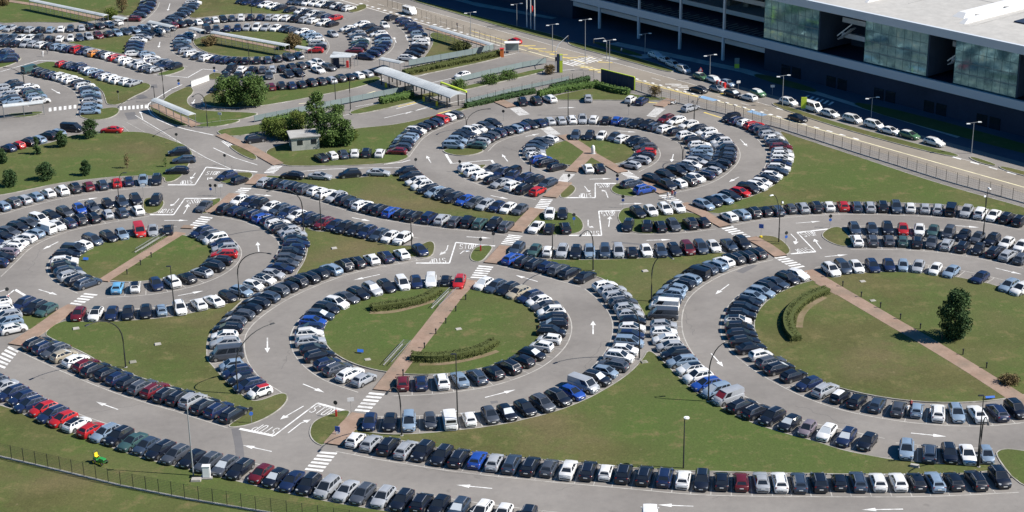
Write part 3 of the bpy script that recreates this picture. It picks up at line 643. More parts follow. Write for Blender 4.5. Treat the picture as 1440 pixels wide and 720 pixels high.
#@ROWS
# name : (phrase for labels, nose side: L/R of the listing direction, list)
ROWS = [
('in the row along the wire fence', 'R', "-11,537dE 4,543s 17,551nE 30,559nH 46,566nE 60,574rH 74,581nE 88,588rH 109,594wH 129,602rH 149,607lE 170,611kU 186,620eS 205,626dH 226,631kE 248,637gE 270,644kH 292,649gE 316,654gE 340,656kE 369,664mH 385,671kH 411,674nS 435,679kU 461,684sM 487,689sS 510,692gE 539,697sE 565,702kE 594,704kU 617,709kH 645,713dE 677,718wE 707,722wH 741,726kE 771,728kU 797,731lE 827,735kH 853,739kH 944,746kH 972,747gE 1000,748wH 1030,749nU 1060,749sE"),
('in the row above the lower left road', 'L', "53,481kE 66,487nE 77,492gE 91,498tH 105,506wH 122,512mH 134,517kE 151,524kH 167,530nH 182,536kH 200,542gE 217,547mE 235,554kE 254,556kE 273,560sU 288,569kE 306,575nE 329,580kE"),
('on the left outer arc of the central ring', 'L', "367,549wC* 352,540nE 340,532kH 331,523nU 321,513lC 317,498gB 317,481sE 316,471wH 318,461kE 328,451gH 339,442gE 350,433kH 360,425kE 374,416dE 389,407gU 402,402kH 417,395kU 434,389kE 447,383kH 465,377lE 483,371kU 501,367kE 521,362wH 543,360nE 566,357wH 590,350nH"),
('on the lower outer arc of the left ring', 'R', "111,439mH 134,441wH 157,440nH 180,438kH 205,437kH 227,436lC! 252,430wE 280,427wH! 301,422wS! 321,416kC 338,408lH 354,400wC 370,392wH 385,385sH 396,376nS 401,369gH 405,362gE 410,355kU 414,348nH 415,341nE 414,335kH 412,330sE 408,324sH 396,319kE 388,313wE 379,308nE 370,305bH 360,301nE 350,299kH 338,296nH 319,293kU"),
('in the row above the left-centre lawn', 'R', "336,281wH 350,284nE 366,285kU 380,290wH 394,293dE 408,297nE 419,302wH 429,306nE 441,310kE 456,312mE 470,316nH 485,319kU 502,322kU 517,325nU 532,330dE 550,331wH 566,335wU"),
('on the left inner arc of the central ring', 'L', "645,396rE 627,395kC 606,394wM 585,396nH 565,396wM 544,402kE 522,405sU 505,412kE 486,417gS 471,425wU 461,434kU 449,442dE 440,451bH 434,460nH 434,469wU 437,479sE 442,489kH 448,499kE 459,510nH 470,519gE 492,525wE 515,530sH"),
('on the right inner arc of the central ring', 'L', "566,536mH 592,537nH 621,534wU 646,531lS 672,529dE 694,522kH 713,514kU 737,507kH 750,497kH 762,486wC 770,476wC 776,466kU 779,456kU 777,446kE 772,438wU 767,429gS 759,422wH 746,416nE 729,409tE 711,406kE 697,402dE 681,399wH"),
('on the upper right arc of the central ring', 'L', "721,362bE 739,367kE 754,370kE 772,373nH 785,377gE 797,381kE 822,388kS"),
('on the right outer arc of the central ring', 'R', "520,591nH 548,593kH 575,591lM 605,592gC 632,588wV 660,588wC 689,582gH 713,579kH 738,572kH 762,566gU 784,558kU 805,551bH 822,541sV 837,531kU 852,522lC 861,512gE 872,501wU 879,491wH 881,480lM 888,470nH 889,460wH 889,450kH 886,441sH 881,432sH 876,424gE 869,415sE 860,407sE 848,401wH"),
('in the long row below the central lawn', 'L', "500,617wC 522,621sH 545,627kU 572,629sE 596,632kU 620,640kE 646,641kE 672,645bH 695,647sH 720,649dE 747,651kE 772,656gH 799,659wS 829,659kE 852,660wC 876,664kU 906,667kE 935,669nU 961,671wH 987,674kE 1015,675kH 1042,674mH 1071,674sS 1096,675wE 1124,676dE 1152,676kU 1180,675kC 1207,675dE 1235,676wH 1264,677wH 1289,674kH 1314,675lE 1341,674kH 1372,672kE 1406,670kU"),
('on the left outer arc of the right ring', 'R', "1065,355kE 1047,358kE 1030,361kE 1018,367wH 1004,372lE 993,377dE 978,384kV 966,391lE 957,398kE 951,405lH 944,412lE 938,420dS 934,429wV 932,442gV 933,456sH 934,466wH 939,476wH 943,486sH 950,497kU 960,507lE 970,518wH 980,529wU 993,539bE 1006,549lM 1026,557sV 1047,567kE 1064,577kE 1084,586kU 1108,595kH 1135,602pC 1164,605wH 1191,612nE 1220,619kH"),
('in the short row at the lower right kerb', 'R', "1275,630lU 1307,636dE 1336,637kE 1360,637wS 1387,637lC"),
('on the inner arc of the right ring', 'L', "1124,386wH 1108,391kU 1092,397dS 1079,402kE 1069,409lE 1059,416lH 1053,424kH 1046,432kE 1041,441kE 1043,450wH 1040,460kU 1042,469kE 1048,479kE 1057,488kS 1071,498wC 1082,508gE 1097,516kE 1115,527kH 1138,538nH 1160,547sE 1181,556kC^ 1206,561kH 1233,568dH 1264,571gH 1289,576lC 1319,575wE 1346,581lE 1375,581wS 1402,577nE 1427,572kU"),
('on the upper inner arc of the right ring', 'R', "1169,379wU 1184,374dM 1206,376wH 1226,371nE 1250,372nH 1270,372lC 1291,375sH 1316,377wC 1339,380lH 1379,389nH 1420,400lE 1434,407wU"),
('in the row along the right-hand lawn', 'L', "1026,304wH 1044,300lE 1059,297kU 1073,295kH 1092,295dE 1111,292gC 1129,291sE 1147,290kU 1165,289wH 1185,287rH 1205,290dE 1223,289sE 1241,289kU 1260,290dU 1280,291wH 1301,292sH 1320,292sE 1337,294kV 1359,297sU 1379,299wM 1397,302wS 1417,305kU 1434,310kU"),
('in the upper double row at far right', 'R', "1202,321dE 1226,320dH 1248,320kU 1270,322rH 1293,322wH 1312,325eH 1335,325gM 1355,330kH 1375,333gH 1395,337kU 1416,340wH 1436,345wH"),
('in the lower double row at far right', 'L', "1205,337wE 1227,337gE 1250,337gH 1269,337eH 1290,339kE 1310,340gH 1332,342sE 1354,345kE 1375,350kC 1399,352kE 1417,358sE 1437,362gE"),
('in the middle row above the central lawn', 'R', "728,347dE 751,352eH 771,351wC 791,352sU 810,354kU 829,355lU 851,350dM 869,352sM 889,354kH 909,352wH 929,351dE 949,350kE 967,347mM 985,347dM 1003,346wH 1025,343dS 1043,340kU"),
('on the pear-shaped island, upper row', 'R', "897,297kE 915,295wH 935,292wE 954,291wH"),
('on the pear-shaped island, lower row', 'L', "884,313kE 910,318kU 929,317kE 947,315gE 970,312kU 987,310kH"),
('on the oval island, upper row', 'R', "773,299wH 791,299kH"), ('on the oval island, lower row', 'L', "754,318wS 772,320kH 795,319kE"),
('beside the upper small island', 'L', "827,236wH 843,235kE"),
('beside the zebra crossing island', 'L', "889,257dE 906,266bU"),
('on the left inner arc of the left ring', 'L', "236,322kS 215,325sH 195,322rV 172,329lH 152,331kE 130,337dM 114,344wH 101,349dM 94,357kE 91,366wE 89,374kU 93,380dE 101,386sE 112,391kE 126,396dE"),
('on the right inner arc of the left ring', 'L', "166,400cH 190,402wC 220,399nH 242,395wU 262,389kH 285,382sH 300,374kU 310,366kE 316,357rE 317,348sE 313,341nH 304,335wM 294,331gE 280,327nU"),
('in the row along the upper left lawn', 'L', "-14,292kE 4,289lE 16,284gU 31,279sE 51,276lH 67,270wH 87,267wU 105,263kU 125,261mH 144,258dE 164,256rH 181,254nH 201,252lH 220,252kE"),
('in the upper double row at far left', 'R', "-12,338nE 1,331kE 11,325gE 25,319kU 39,313gE 54,307wM 71,302kE 90,296gE 111,292bH 131,291gE 151,285kC 171,282dE 191,280kU"),
('in the lower double row at far left', 'L', "-18,378dE -8,369nE 2,361kE 10,354pE 12,348wE 22,341wS 33,334wE 47,327lH 64,321wV 81,317wH 95,311nE 111,308kU 130,304kE 152,301sC 172,298dH 193,294wH"),
('on the small green verge', 'R', "219,281kU"),
('on the lower left corner verge', 'R', "29,427nE 49,431kE 66,434eH"),
('in the left edge stack', 'R', "0,424wH 2,435wE 5,444sE 12,452lE 19,461wH"),
('in the row above the centre road', 'L', "374,255sE 388,256kU 403,259dE 417,262kE 431,264gE 446,267wH 459,271wE 472,276sE 486,280kU 499,284dH 512,288wE 525,291kH 537,294kU 549,296bE 562,298kE 582,302kE 601,307nM 622,307sE 640,310gE 659,310kM 675,312eE 694,315kU 711,317gE"),
('in the row left of the top ring', 'R', "574,240kU 579,247kE 586,254wE 594,260wU 604,265kE 614,269lE 625,273kU 638,277kE 656,280bH 668,284gE 681,287sE 699,289nH 714,292wH 731,294gH"),
('in the lower left double row of the top ring', 'L', "661,235wU 668,241wU 678,246wE 694,251kH 703,257sS 722,261wU 738,264kU 757,267rH"),
('in the upper left double row of the top ring', 'R', "693,237gE 706,242nE 716,246nE 727,241kM 734,251nE 752,252kE 770,257dE"),
('on the left inner arc of the top ring', 'L', "774,195wH 763,199gE 754,203dE 748,208dE 750,213sE 754,218wH 757,224bE 771,227kE 785,233kH"),
('on the right inner arc of the top ring', 'L', "881,230sH 899,224sE 908,219kE 912,213rH 910,206gE 900,200kU 889,196kH 878,195wE 864,192dH 846,190wC 829,189kE 809,190dE"),
('on the left outer arc of the top ring', 'L', "558,212mH 562,206dE 567,201kE 570,196lE 573,191lE 579,187kE 585,183wE 591,178kE 600,175kE 609,171nE 618,167rM 629,164wH 637,161gE"),
('in the outer left row of the top ring', 'R', "639,204lM 644,197lU 648,191kU 654,187kE 662,184wU 672,181wH 682,177dE 692,174kU"),
('in the inner left row of the top ring', 'L', "673,204eH 676,197sE 683,193kE 691,189gE 700,187nU 711,183kE 722,181lE 733,177nE 744,174kE 755,172nS 771,169sH 789,169sH 804,167wE 819,166sE 835,167wH 852,169kH 869,167bH 882,171dE 895,173kE 907,174kE 921,177dE 937,180wE 951,184kH 965,190wU 977,196kU 985,203wE 987,210lE 986,216lE 983,221dS 977,226sE 970,231wE 963,236dE 952,240kU 936,246kU 917,250kE"),
('in the outer right row of the top ring', 'R', "934,167mE 954,168wE 971,174wE 982,180kE 992,185wE 1001,190wE 1009,194kE 1016,199wU 1018,204sE 1020,209kU 1021,214dU 1020,219dE 1016,224kE 1011,229kE 1006,234kE 999,239sH 990,245nE 980,250wH 967,254kU 954,256wH 937,259kU"),
('on the right outer arc of the top ring', 'L', "1030,166kM^ 1037,169nE 1049,172wH 1060,175rE 1066,179nE 1074,183gU 1083,188sE 1090,194wH 1093,200dE 1096,206mE 1099,212sH 1101,217wE 1100,223wE 1097,229nH 1094,235wE 1090,240dE 1086,246wH 1079,251kS 1070,256wH 1061,260wE 1052,264kM 1040,269rH 1029,275kE 1016,279lS 1002,283kH 988,286lE"),
('on the grass by the toll hut', 'L', "452,221kE 469,219wC 482,214dE 497,214wH 515,215kU 534,215wH"),
('in the row below the hedge at the gate', 'L', "735,142kU 754,141kU 773,138wE"), ('alone below the gate lawn', 'L', "827,137sH"), ('beside the panel fence', 'L', "887,139wC 903,141nE"),
('at the lawn edge on the left', 'L', "-10,213kE 11,206nH 26,204rC 39,199kU 54,196lE 67,190kU 78,186lE"),
('at the lawn corner on the right', 'R', "253,213kU 258,224dE 250,239kE"), ('on the triangular island', 'L', "319,246nH 337,252kC"),
# farther north: these go to the merged block
('far', 'L', "1,38lE 15,39sH 30,41kE 42,41sE 56,41kE 71,41lH 86,40wH 99,40dE 114,39sH 126,37kE 140,36kE 152,33wH 164,31wH"),
('far', 'R', "4,52dE 16,53dE 29,54wH 40,54wE 55,53gM 70,54kE 84,54wH 99,54wC 112,52dE 125,51sE 138,49mU 151,46kE 165,46lE 177,44dE 190,42lE 202,39lE 214,36wE"),
('far', 'L', "7,60kE 21,61kE 36,61sE 49,61sE 61,61wE 72,64kE 82,65lE 92,67lE 100,68nE 108,69rM 120,71nE 128,72sE 135,74oE 142,75kE 152,77wH 164,80rE 175,82wE 183,86wE 191,89sE 199,92wU 207,95dE 218,97sH"),
('far', 'R', "205,75lE 211,81wE 218,85sE 228,89dE 237,91nE 245,91kH"),
('far', 'L', "236,39kU 228,41dE 221,44wH 213,45kE 206,48kE 199,52sE 194,56wE 191,61nE 189,65nE 188,70dE 192,75wE"),
('far', 'R', "207,2kE 207,6nE 205,11nE 201,16nE 194,21dE 184,26mE"),
('far', 'R', "271,3wE 269,7dE 266,10dE 261,14dE 256,18dE 251,21dE 245,25dE 238,28dE 229,31gE"),
('far', 'L', "246,35mH 257,34kE 267,31kH 276,31wH 289,29dE 302,28wH 314,26kE 326,25dE 339,24wU 352,24kE 366,24nH 379,24sE 391,24wE 405,24wE 416,26kU 429,27sE 442,28wH 455,31wE 466,33kE"),
('far', 'R', "291,42kV 304,39dE 319,40nE 334,39nE 347,38sH 360,39wM 374,38sE 387,39wH 400,40dE 412,41dE 424,44wE 434,47lE 441,51lE 447,55wE 447,61sE 446,66kE 440,70rE"),
('far', 'L', "266,50wU 258,53nE 255,57lE 254,61dE 256,66dE 261,71sE 270,75wE 280,78dE 292,80wE 305,82nE 318,83nE 331,84kE 345,85kE 361,84kE 376,83dE 390,82kE 405,79dE 418,77sE"),
('far', 'R', "487,40wE 496,43kH 501,47sE 505,51dE 508,55wE 507,59eE 506,63nE 502,67kE 497,71mE"),
('far', 'R', "506,34wE 518,37kE 527,42kE 534,47wE 538,52nE 539,57lE 538,62nE 534,67nE 529,71nE 521,75nE 512,79nE"),
('far', 'L', "567,28nE 574,32nE 580,37nE 585,42nE 590,48lU 592,54wE 592,60wE 590,66kE 586,71kE 579,76kE 572,81wE"),
('far', 'L', "325,96kM 340,97wH 355,97kE 370,97gE 384,97sE 396,96kE 409,94kU 422,92kU 436,90wE 447,87wE"),
('far', 'R', "317,106kH 334,106kE 349,107dE 378,105gE 407,104kE 421,102kE 447,97wS 461,93gE"),
('far', 'L', "382,121mE 395,120kU 410,119nE 424,118kE 438,116kM 451,114kU 465,112sE 479,109kU 490,107kE 502,105wE 514,104sE 525,100kE 536,96kE"),
('far', 'R', "412,1dE 422,2dE 432,3wE 444,3wE 454,5wE 463,6kE 472,8wH 481,9kE 490,11wE"),
('far', 'R', "339,1kE 350,2nE 362,4nM 373,6wE 384,8wE 394,10kE 409,13kE 421,16wE 430,17kE 439,19wE 450,20gE 462,23nE 470,25rE"),
('far', 'R', "1,76nE 10,73nE 19,79nE 8,84nE"),
('far', 'R', "16,117kE 22,121kE 25,126wE"), ('far', 'R', "2,123sE 8,128sE 12,133sE 14,138dE 16,142lE"), ('far', 'L', "35,123wE 42,127dE 47,131eE 52,135lE 55,141wE"),
('far', 'L', "45,97eV 56,101kU 65,102kE 76,105nE 86,107wU 95,109wE 104,112wE 112,116kE 119,120wE 125,125dE 129,131lE 130,136dE 129,142sE 128,149lE 125,156lE"),
('far', 'L', "89,89rH 100,91dE 109,93nE 116,95nE 125,98wH 133,100lE 142,104nE 152,107wE 160,110wE 168,112wE 177,114wE 190,115sS"),
]
# cars standing by themselves: ground spot, spot the nose points to, code, label
LONE = [
 ((914, 729), (914, 702), 'wB', 'tall white van cut by the bottom picture edge, towering over its row'),
 ((411, 246), (380, 243), 'kE', 'black estate car parked parallel to the kerb, first of four beside the centre verge'),
 ((450, 247), (480, 249), 'sS', 'silver saloon parked parallel between two black cars on the centre verge'),
 ((492, 244), (460, 247), 'kU', 'tall black SUV parked parallel between two silver saloons on the centre verge'),
 ((532, 242), (560, 243), 'sS', 'silver saloon parked parallel, nearest the fork of the centre verge'),
 ((287, 289), (277, 297), 'gS', 'grey saloon parked on the triangle of grass by the group of round signs'),
 ((982, 125), (950, 116), 'kE', 'black estate car driving on the avenue, first behind the wide junction'),
 ((1009, 124), (1040, 133), 'sH', 'silver hatchback waiting on the avenue behind the red barrier'),
 ((1031, 131), (1060, 140), 'kE', 'black estate car on the avenue between a silver and a white car'),
 ((1052, 136), (1020, 127), 'wE', 'white estate car on the avenue behind a black estate car'),
 ((1122, 165), (1155, 175), 'kS', 'black saloon driving alone on the avenue past the taxi rank'),
 ((724, 57), (700, 50), 'rH', 'red hatchback driving on the avenue towards the flagpoles'),
 ((576, 16), (600, 24), 'wB', 'large white panel van driving on the avenue beyond the mesh fence'),
 ((650, 105), (628, 111), 'wH', 'white car half hidden behind the glass screen of the toll road'),
 ((157, 182), (120, 181), 'rS', 'red saloon parked at the top edge of the upper left lawn'),
 ((101, 180), (130, 182), 'kV', 'black van beside the clipped tree at the top of the left lawn'),
 ((468, 47), (478, 52), 'sH', 'silver hatchback driving on the far ring road'),
 ((971, 151), (1000, 143), 'sE', 'silver estate car parked alone against the mesh fence by the path gate'),
 ((541, 35), (548, 41), 'wH', 'white hatchback driving between the far double row and the outer arc'),
 ((550, 24), (570, 17), 'kE', 'black car parked alone at the top corner of the far ring'),
 ((305, 124), (296, 128), 'kE', 'black car tucked beside the pair of round trees'),
 ((359, 195), (380, 192), 'kU', 'black SUV parked in shade under the shrubs by the hut'),
 ((922, 77), (935, 82), 'wE', 'white taxi at the shaded head of the taxi rank'),
 ((936, 84), (950, 89), 'wH', 'white taxi second in the shaded taxi rank'),
 ((947, 90), (960, 95), 'wE', 'white taxi third in the shaded taxi rank'),
 ((961, 97), (975, 103), 'wM', 'white taxi last before the sunlit gap of the rank'),
 ((986, 107), (1000, 112), 'vH', 'green and white taxi beside the triangular warning sign'),
 ((1006, 112), (1020, 117), 'wE', 'white taxi behind the red and white barrier'),
 ((1022, 116), (1036, 121), 'lH', 'pale blue taxi in shade beyond the red barrier'),
 ((1066, 130), (1080, 135), 'vH', 'green taxi with white roof near the rank entrance'),
 ((1109, 143), (1130, 149), 'wU', 'white taxi standing in front of the white minibus in the rank'),
 ((1142, 151), (1165, 158), 'wB', 'white minibus taxi beside the lime green rank sign'),
 ((1167, 159), (1190, 166), 'wE', 'white taxi right behind the white minibus'),
 ((1199, 167), (1220, 173), 'wM', 'white people carrier taxi, second behind the minibus'),
 ((1229, 175), (1250, 181), 'wM', 'white people carrier taxi, third behind the minibus'),
 ((1252, 183), (1275, 189), 'wS', 'white saloon taxi just ahead of the green taxi'),
 ((1279, 189), (1300, 195), 'vE', 'green estate taxi between two white taxis'),
 ((1314, 199), (1335, 205), 'wE', 'white estate taxi last in the rank, behind the green one'),
]
WT = [('E', .28), ('H', .40), ('U', .20), ('S', .08), ('C', .04)]
cars = []; BAY = MB(); GUT = MB()
def parse(tok):
    xy = tok; i = len(xy)-1
    while not xy[i].isdigit(): i -= 1
    x, y = xy[:i+1].split(','); return float(x), float(y), xy[i+1:]
def build_row(ri, phrase, side, lst):
    T = [parse(t) for t in lst.split()]
    kinds = []
    for x, y, c in T:
        k = c[1] if len(c) > 1 and c[1] in KIND else None
        if k is None:
            r = rnd.random(); acc = 0; k = 'H'
            for q, p in WT:
                acc += p
                if r < acc: k = q; break
        elif ri < 900 and rnd.random() < .14 and k == 'E' and phrase == 'far': k = 'H'
        kinds.append(k)
    P = [G(x, y, .72) for x, y, c in T]
    for p in P: p.z = 0
    n = len(P); S = []
    for i in range(n):
        if n < 4: S.append(P[i].copy()); continue
        sg = 1.6; ww = [math.exp(-((j-i)/sg)**2/2) for j in range(n)]
        # local straight fit against index
        sw = sum(ww); mi_ = sum(q*j for j, q in enumerate(ww))/sw; mp = sum((P[j]*q for j, q in enumerate(ww)), Vector())/sw
        den = sum(q*(j-mi_)**2 for j, q in enumerate(ww)); sl_ = sum((( P[j]-mp)*(q*(j-mi_)) for j, q in enumerate(ww)), Vector())/den
        S.append(mp + sl_*(i-mi_))
    tan = []
    for i in range(n):
        a, b = S[max(i-1, 0)], S[min(i+1, n-1)]
        t = (b-a)
        tan.append(t.normalized() if t.length > .01 else Vector((1, 0, 0)))
    # keep the surveyed place along the row, pull sideways noise onto the curve (curve fit shrinks arcs: undo with mean residual)
    if n >= 4:
        res = [(P[i]-S[i]) for i in range(n)]
        out = []
        for i in range(n):
            nn = Vector((-tan[i].y, tan[i].x, 0))
            lo, hi = max(0, i-3), min(n, i+4)
            bias = sum(res[j].dot(nn) for j in range(lo, hi))/(hi-lo)
            out.append(S[i] + tan[i]*res[i].dot(tan[i]) + nn*(bias*.9 + .1*res[i].dot(nn)))
        P = out
    need = 2.28
    for _ in range(60):
        for i in range(n-1):
            d = P[i+1]-P[i]; L = d.length
            if L < need and L > .01:
                q = d/L*(need-L)*.5; P[i] -= q; P[i+1] += q
    for i in range(n):
        a, b = P[max(i-1, 0)], P[min(i+1, n-1)]
        t = (b-a).normalized() if n > 1 else Vector((1, 0, 0))
        if n >= 4: t = (tan[i]*.6+t*.4).normalized()
        hd = Vector((-t.y, t.x, 0)) * (1 if side == 'L' else -1)
        code = T[i][2]; flip = '!' in code or ('*' not in code and rnd.random() < .10)
        ang = math.atan2(hd.y, hd.x) + rnd.gauss(0, .02)
        hv = Vector((math.cos(ang), math.sin(ang), 0))
        pos = P[i] + hv*rnd.gauss(0, .10)
        cars.append(dict(p=pos, a=ang + (math.pi if flip else 0), c=code[0], k=kinds[i], row=ri, i=i, n=n, ph=phrase, code=code))
        P[i] = P[i]
        if i < n-1:
            d = P[i+1]-P[i]; m_ = max(1, round(d.length/2.55))
            for q in range(m_):
                mid = P[i] + d*((q+.5)/m_); BAY.strip([mid - hv*2.75, mid + hv*2.2], .11, .009)
    if n >= 5:
        road = [P[i] + Vector((-tan[i].y, tan[i].x, 0))*(-2.85 if side == 'L' else 2.85) for i in range(n)]
        ext = tan[0]*1.4; road = [road[0]-ext] + road + [road[-1]+tan[-1]*1.4]
        GUT.strip(chaikin(road, 2, False), .16, .0085)
for ri, (ph, sd, ls) in enumerate(ROWS): build_row(ri, ph, sd, ls)
for j, (p, q, code, lab) in enumerate(LONE):
    a, b = G(*p, .7), G(*q, .7); a.z = b.z = 0; d = b-a
    cars.append(dict(p=a, a=math.atan2(d.y, d.x), c=code[0], k=code[1], row=1000+j, i=0, n=1, ph='', code=code, lab=lab))
# overlapping cars of two crossing rows: push apart a little
for _ in range(8):
    for i in range(len(cars)):
        for j in range(i+1, len(cars)):
            if cars[i]['row'] == cars[j]['row']: continue
            d = cars[j]['p']-cars[i]['p']
            if abs(d.x) > 3 or abs(d.y) > 3: continue
            L = d.length
            hi_ = Vector((math.cos(cars[i]['a']), math.sin(cars[i]['a']), 0))
            need = 2.0 + 2.4*abs(d.normalized().dot(hi_)) if L > .01 else 2
            if 0.01 < L < need:
                q = d/L*(need-L)*.25; cars[i]['p'] -= q; cars[j]['p'] += q
for c in cars:
    d = c['p'] - Vector((0, 0, CAMH)); fw = d.dot(F0); u = FPX*d.dot(right)/fw+720; v = FPX*d.dot(down)/fw+360
    c['fw'] = fw; c['in'] = -14 < u < 1454 and -14 < v < 734; c['uv'] = (u, v)
vis = sorted([c for c in cars if c['in'] or c['row'] >= 1000], key=lambda c: c['fw'])
LIM = 300
lone = [c for c in vis if c['row'] >= 1000]
near = [c for c in vis if c['row'] < 1000][:LIM]
nearset = set(map(id, near)); far = [c for c in vis if id(c) not in nearset]
print('cars', len(cars), 'near', len(near), 'far', len(far), 'depth limit', near[-1]['fw'], near[-1]['uv'])
# --- labels
def ordinal(i): return '%d%s' % (i, 'th' if 10 <= i % 100 <= 20 else {1: 'st', 2: 'nd', 3: 'rd'}.get(i % 10, 'th'))
def desc(c):
    s = CNAME[c['c']]+' '+KIND[c['k']][0]
    if '*' in c['code']: s += ' with red roof'
    if '^' in c['code']: s += ' with white roof'
    return s
def art(s): return ('an ' if s[0] in 'aeiouAEIOU' else 'a ')+s
byrow = {}
for c in cars: byrow.setdefault(c['row'], []).append(c)
def label(c):
    if 'lab' in c: return c['lab']
    row = byrow[c['row']]; me = desc(c)
    if sum(desc(o) == me for o in row) == 1: return f"{me} {c['ph']}" if len((me+' '+c['ph']).split()) <= 16 else me
    def nb(o):
        i = o['i']; return tuple(desc(x) if x else None for x in (row[i-1] if i > 0 else None, row[i+1] if i < len(row)-1 else None))
    a, b = nb(c)
    cand = []
    if a and b and a != b:
        cand.append((f"{me} between {art(a)} and {art(b)} {c['ph']}", sum(desc(o) == me and set(nb(o)) == {a, b} for o in row)))
    for x in (a, b):
        if x and x != me: cand.append((f"{me} next to {art(x)} {c['ph']}", sum(desc(o) == me and x in nb(o) for o in row)))
    for s, k in cand[::-1]:
        if k == 1 and len(s.split()) <= 16: return s
    # count along the row, from the end that lies further left in the picture (or higher, for a steep arc)
    u0, u1 = row[0]['uv'], row[-1]['uv']
    same = [o for o in row if desc(o) == me and o['in']]
    if abs(u0[0]-u1[0]) > 40:
        same = same if u0[0] < u1[0] else same[::-1]; w_ = 'from left'
    else:
        same = same if u0[1] < u1[1] else same[::-1]; w_ = 'from top'
    return f"{ordinal(same.index(c)+1)} {me} {w_} {c['ph']}"
WNAME = {'windscreen': 'windscreen', 'rear_window': 'rear_window', 'side_window.1': 'side_window', 'side_window.-1': 'side_window'}
rank = {id(c): i for i, c in enumerate(near)}
TOPNAME = {'V': 'parked_van', 'B': 'parked_minibus'}
def make_car(c, lights):
    k = c['k']; d = CM[k]; f_ = rnd.uniform(.9, 1.06); col = [v*f_ for v in PAINT[c['c']]]
    nm = TOPNAME.get(k, 'parked_car') if 'lab' not in c else ('taxi' if 'taxi' in c['lab'] else 'car')
    root = thing(nm, c['p'], label(c), 'van' if k in 'VB' else ('taxi' if nm == 'taxi' else 'car'), 'taxis waiting at the rank' if nm == 'taxi' else ('cars and vans on the car park' if 'lab' not in c else 'cars standing or driving singly'), c['a'])
    def ch(name, me, loc=None, color=None):
        o = link(name, me, root, loc)
        if color: o.color = (*color, 1)
        return o
    ch('body', d['body'], None, col)
    rc = col
    if '*' in c['code']: rc = PAINT['r']
    elif '^' in c['code'] or (c['c'] == 'v'): rc = PAINT['w']
    elif k in 'HCU' and c['c'] in 'wsgb' and rnd.random() < .12: rc = PAINT['k']
    ch('roof', d['roof'], None, rc)
    for q, me in d['win'].items():
        o = ch(WNAME[q], me)
        if q == 'windscreen':
            r = rnd.random()
            sm = M['shadered'] if c['code'] == 'sV' and c['row'] == 10 else (M['shade'] if r < .13 else M['shadeblue'] if r < .14 else None)
            if sm: o.material_slots[0].link = 'OBJECT'; o.material_slots[0].material = sm
    for p in PARTS[k]['wp']: ch('wheel', d['wheel'], p)
    if lights:
        for me in d['hl']: ch('headlight', me)
        for me in d['tl']: ch('tail_light', me)
    return root
for i, c in enumerate(near): make_car(c, i < 190)
for c in lone: make_car(c, False)
# --- everything smaller: one merged block
FT = {k: far_template(k) for k in KIND}
FA = {k: (np.array(t.v), np.array([len(f) for f in t.f]), np.array([i for f in t.f for i in f]), np.array(t.m)) for k, t in FT.items()}
V, LS, LT, LV, MI, PC_ = [], [], [], [], [], []; nv = nl = 0
for c in far:
    if c['row'] >= 1000: continue
    v, lt, lv, mi = FA[c['k']]; ca, sa = math.cos(c['a']), math.sin(c['a'])
    x = v[:, 0]*ca - v[:, 1]*sa + c['p'].x; y = v[:, 0]*sa + v[:, 1]*ca + c['p'].y
    V.append(np.c_[x, y, v[:, 2]]); LT.append(lt); LV.append(lv+nv); MI.append(mi)
    f_ = rnd.uniform(.88, 1.1); PC_.append(np.tile(np.array([*[q*f_ for q in PAINT[c['c']]], 1.0]), (len(lt), 1))); nv += len(v)
if V:
    V = np.concatenate(V); LT = np.concatenate(LT); LV = np.concatenate(LV); MI = np.concatenate(MI); PC_ = np.concatenate(PC_)
    me = bpy.data.meshes.new('distant_cars'); me.vertices.add(len(V)); me.vertices.foreach_set('co', V.ravel())
    me.loops.add(len(LV)); me.loops.foreach_set('vertex_index', LV)
    me.polygons.add(len(LT)); me.polygons.foreach_set('loop_start', np.concatenate([[0], np.cumsum(LT)[:-1]]))
    for m_ in ('carfar', 'dark', 'glass', 'tyre', 'plate', 'chrome', 'headl', 'taill'): me.materials.append(M[m_])
    me.polygons.foreach_set('material_index', MI)
    at = me.attributes.new('paint', 'FLOAT_COLOR', 'FACE'); at.data.foreach_set('color', PC_.ravel())
    me.update(calc_edges=True); me.validate()
    me.polygons.foreach_set('use_smooth', [True]*len(LT)); me.set_sharp_from_angle(angle=R(38))
    struct(link('distant_cars', me), 'stuff')

# ------------------------------------------------------------------ street furniture, plants, people
def proj(p):
    d = Vector(p) - Vector((0, 0, CAMH)); fw = d.dot(F0)
    return FPX*d.dot(right)/fw+720, FPX*d.dot(down)/fw+360
def top_z(base, ytop):
    lo, hi = 0.0, 40.0
    for _ in range(30):
        m = (lo+hi)/2
        if proj((base.x, base.y, m))[1] > ytop: lo = m
        else: hi = m
    return lo
def curved_lamp(bx, head, lab, h=9.0, grp='tall curved street lamps'):
    b = G(*bx); hd = G(*head, h)-b; r = Vector((hd.x, hd.y, 0)); L = r.length; r.normalize(); L = min(L, 7.5)
    t = thing('street_lamp', b, lab, 'street lamp', grp)
    ps = [Vector((0, 0, 0)), Vector((0, 0, h*.28)), Vector((0, 0, h*.5))]
    for k in range(1, 9):
        a = k/8*math.pi*.5; ps.append(Vector((0, 0, h*.5)) + r*(L*(1-math.cos(a))) + Z*(h*.5*math.sin(a)))
    MB().tube(ps, [.11-.006*i for i in range(len(ps))], 8).obj('pole', M['pole'], t, 50)
    e = ps[-1]; MB().box(e + r*.35, (.85, .32, .12), 0, (r, Z.cross(r), Z), .7).obj('lamp_head', M['pole'], t)
    MB().disc((0, 0, .06), Z, .24, .12, 12).obj('base_plate', M['concrete'], t)
    return t
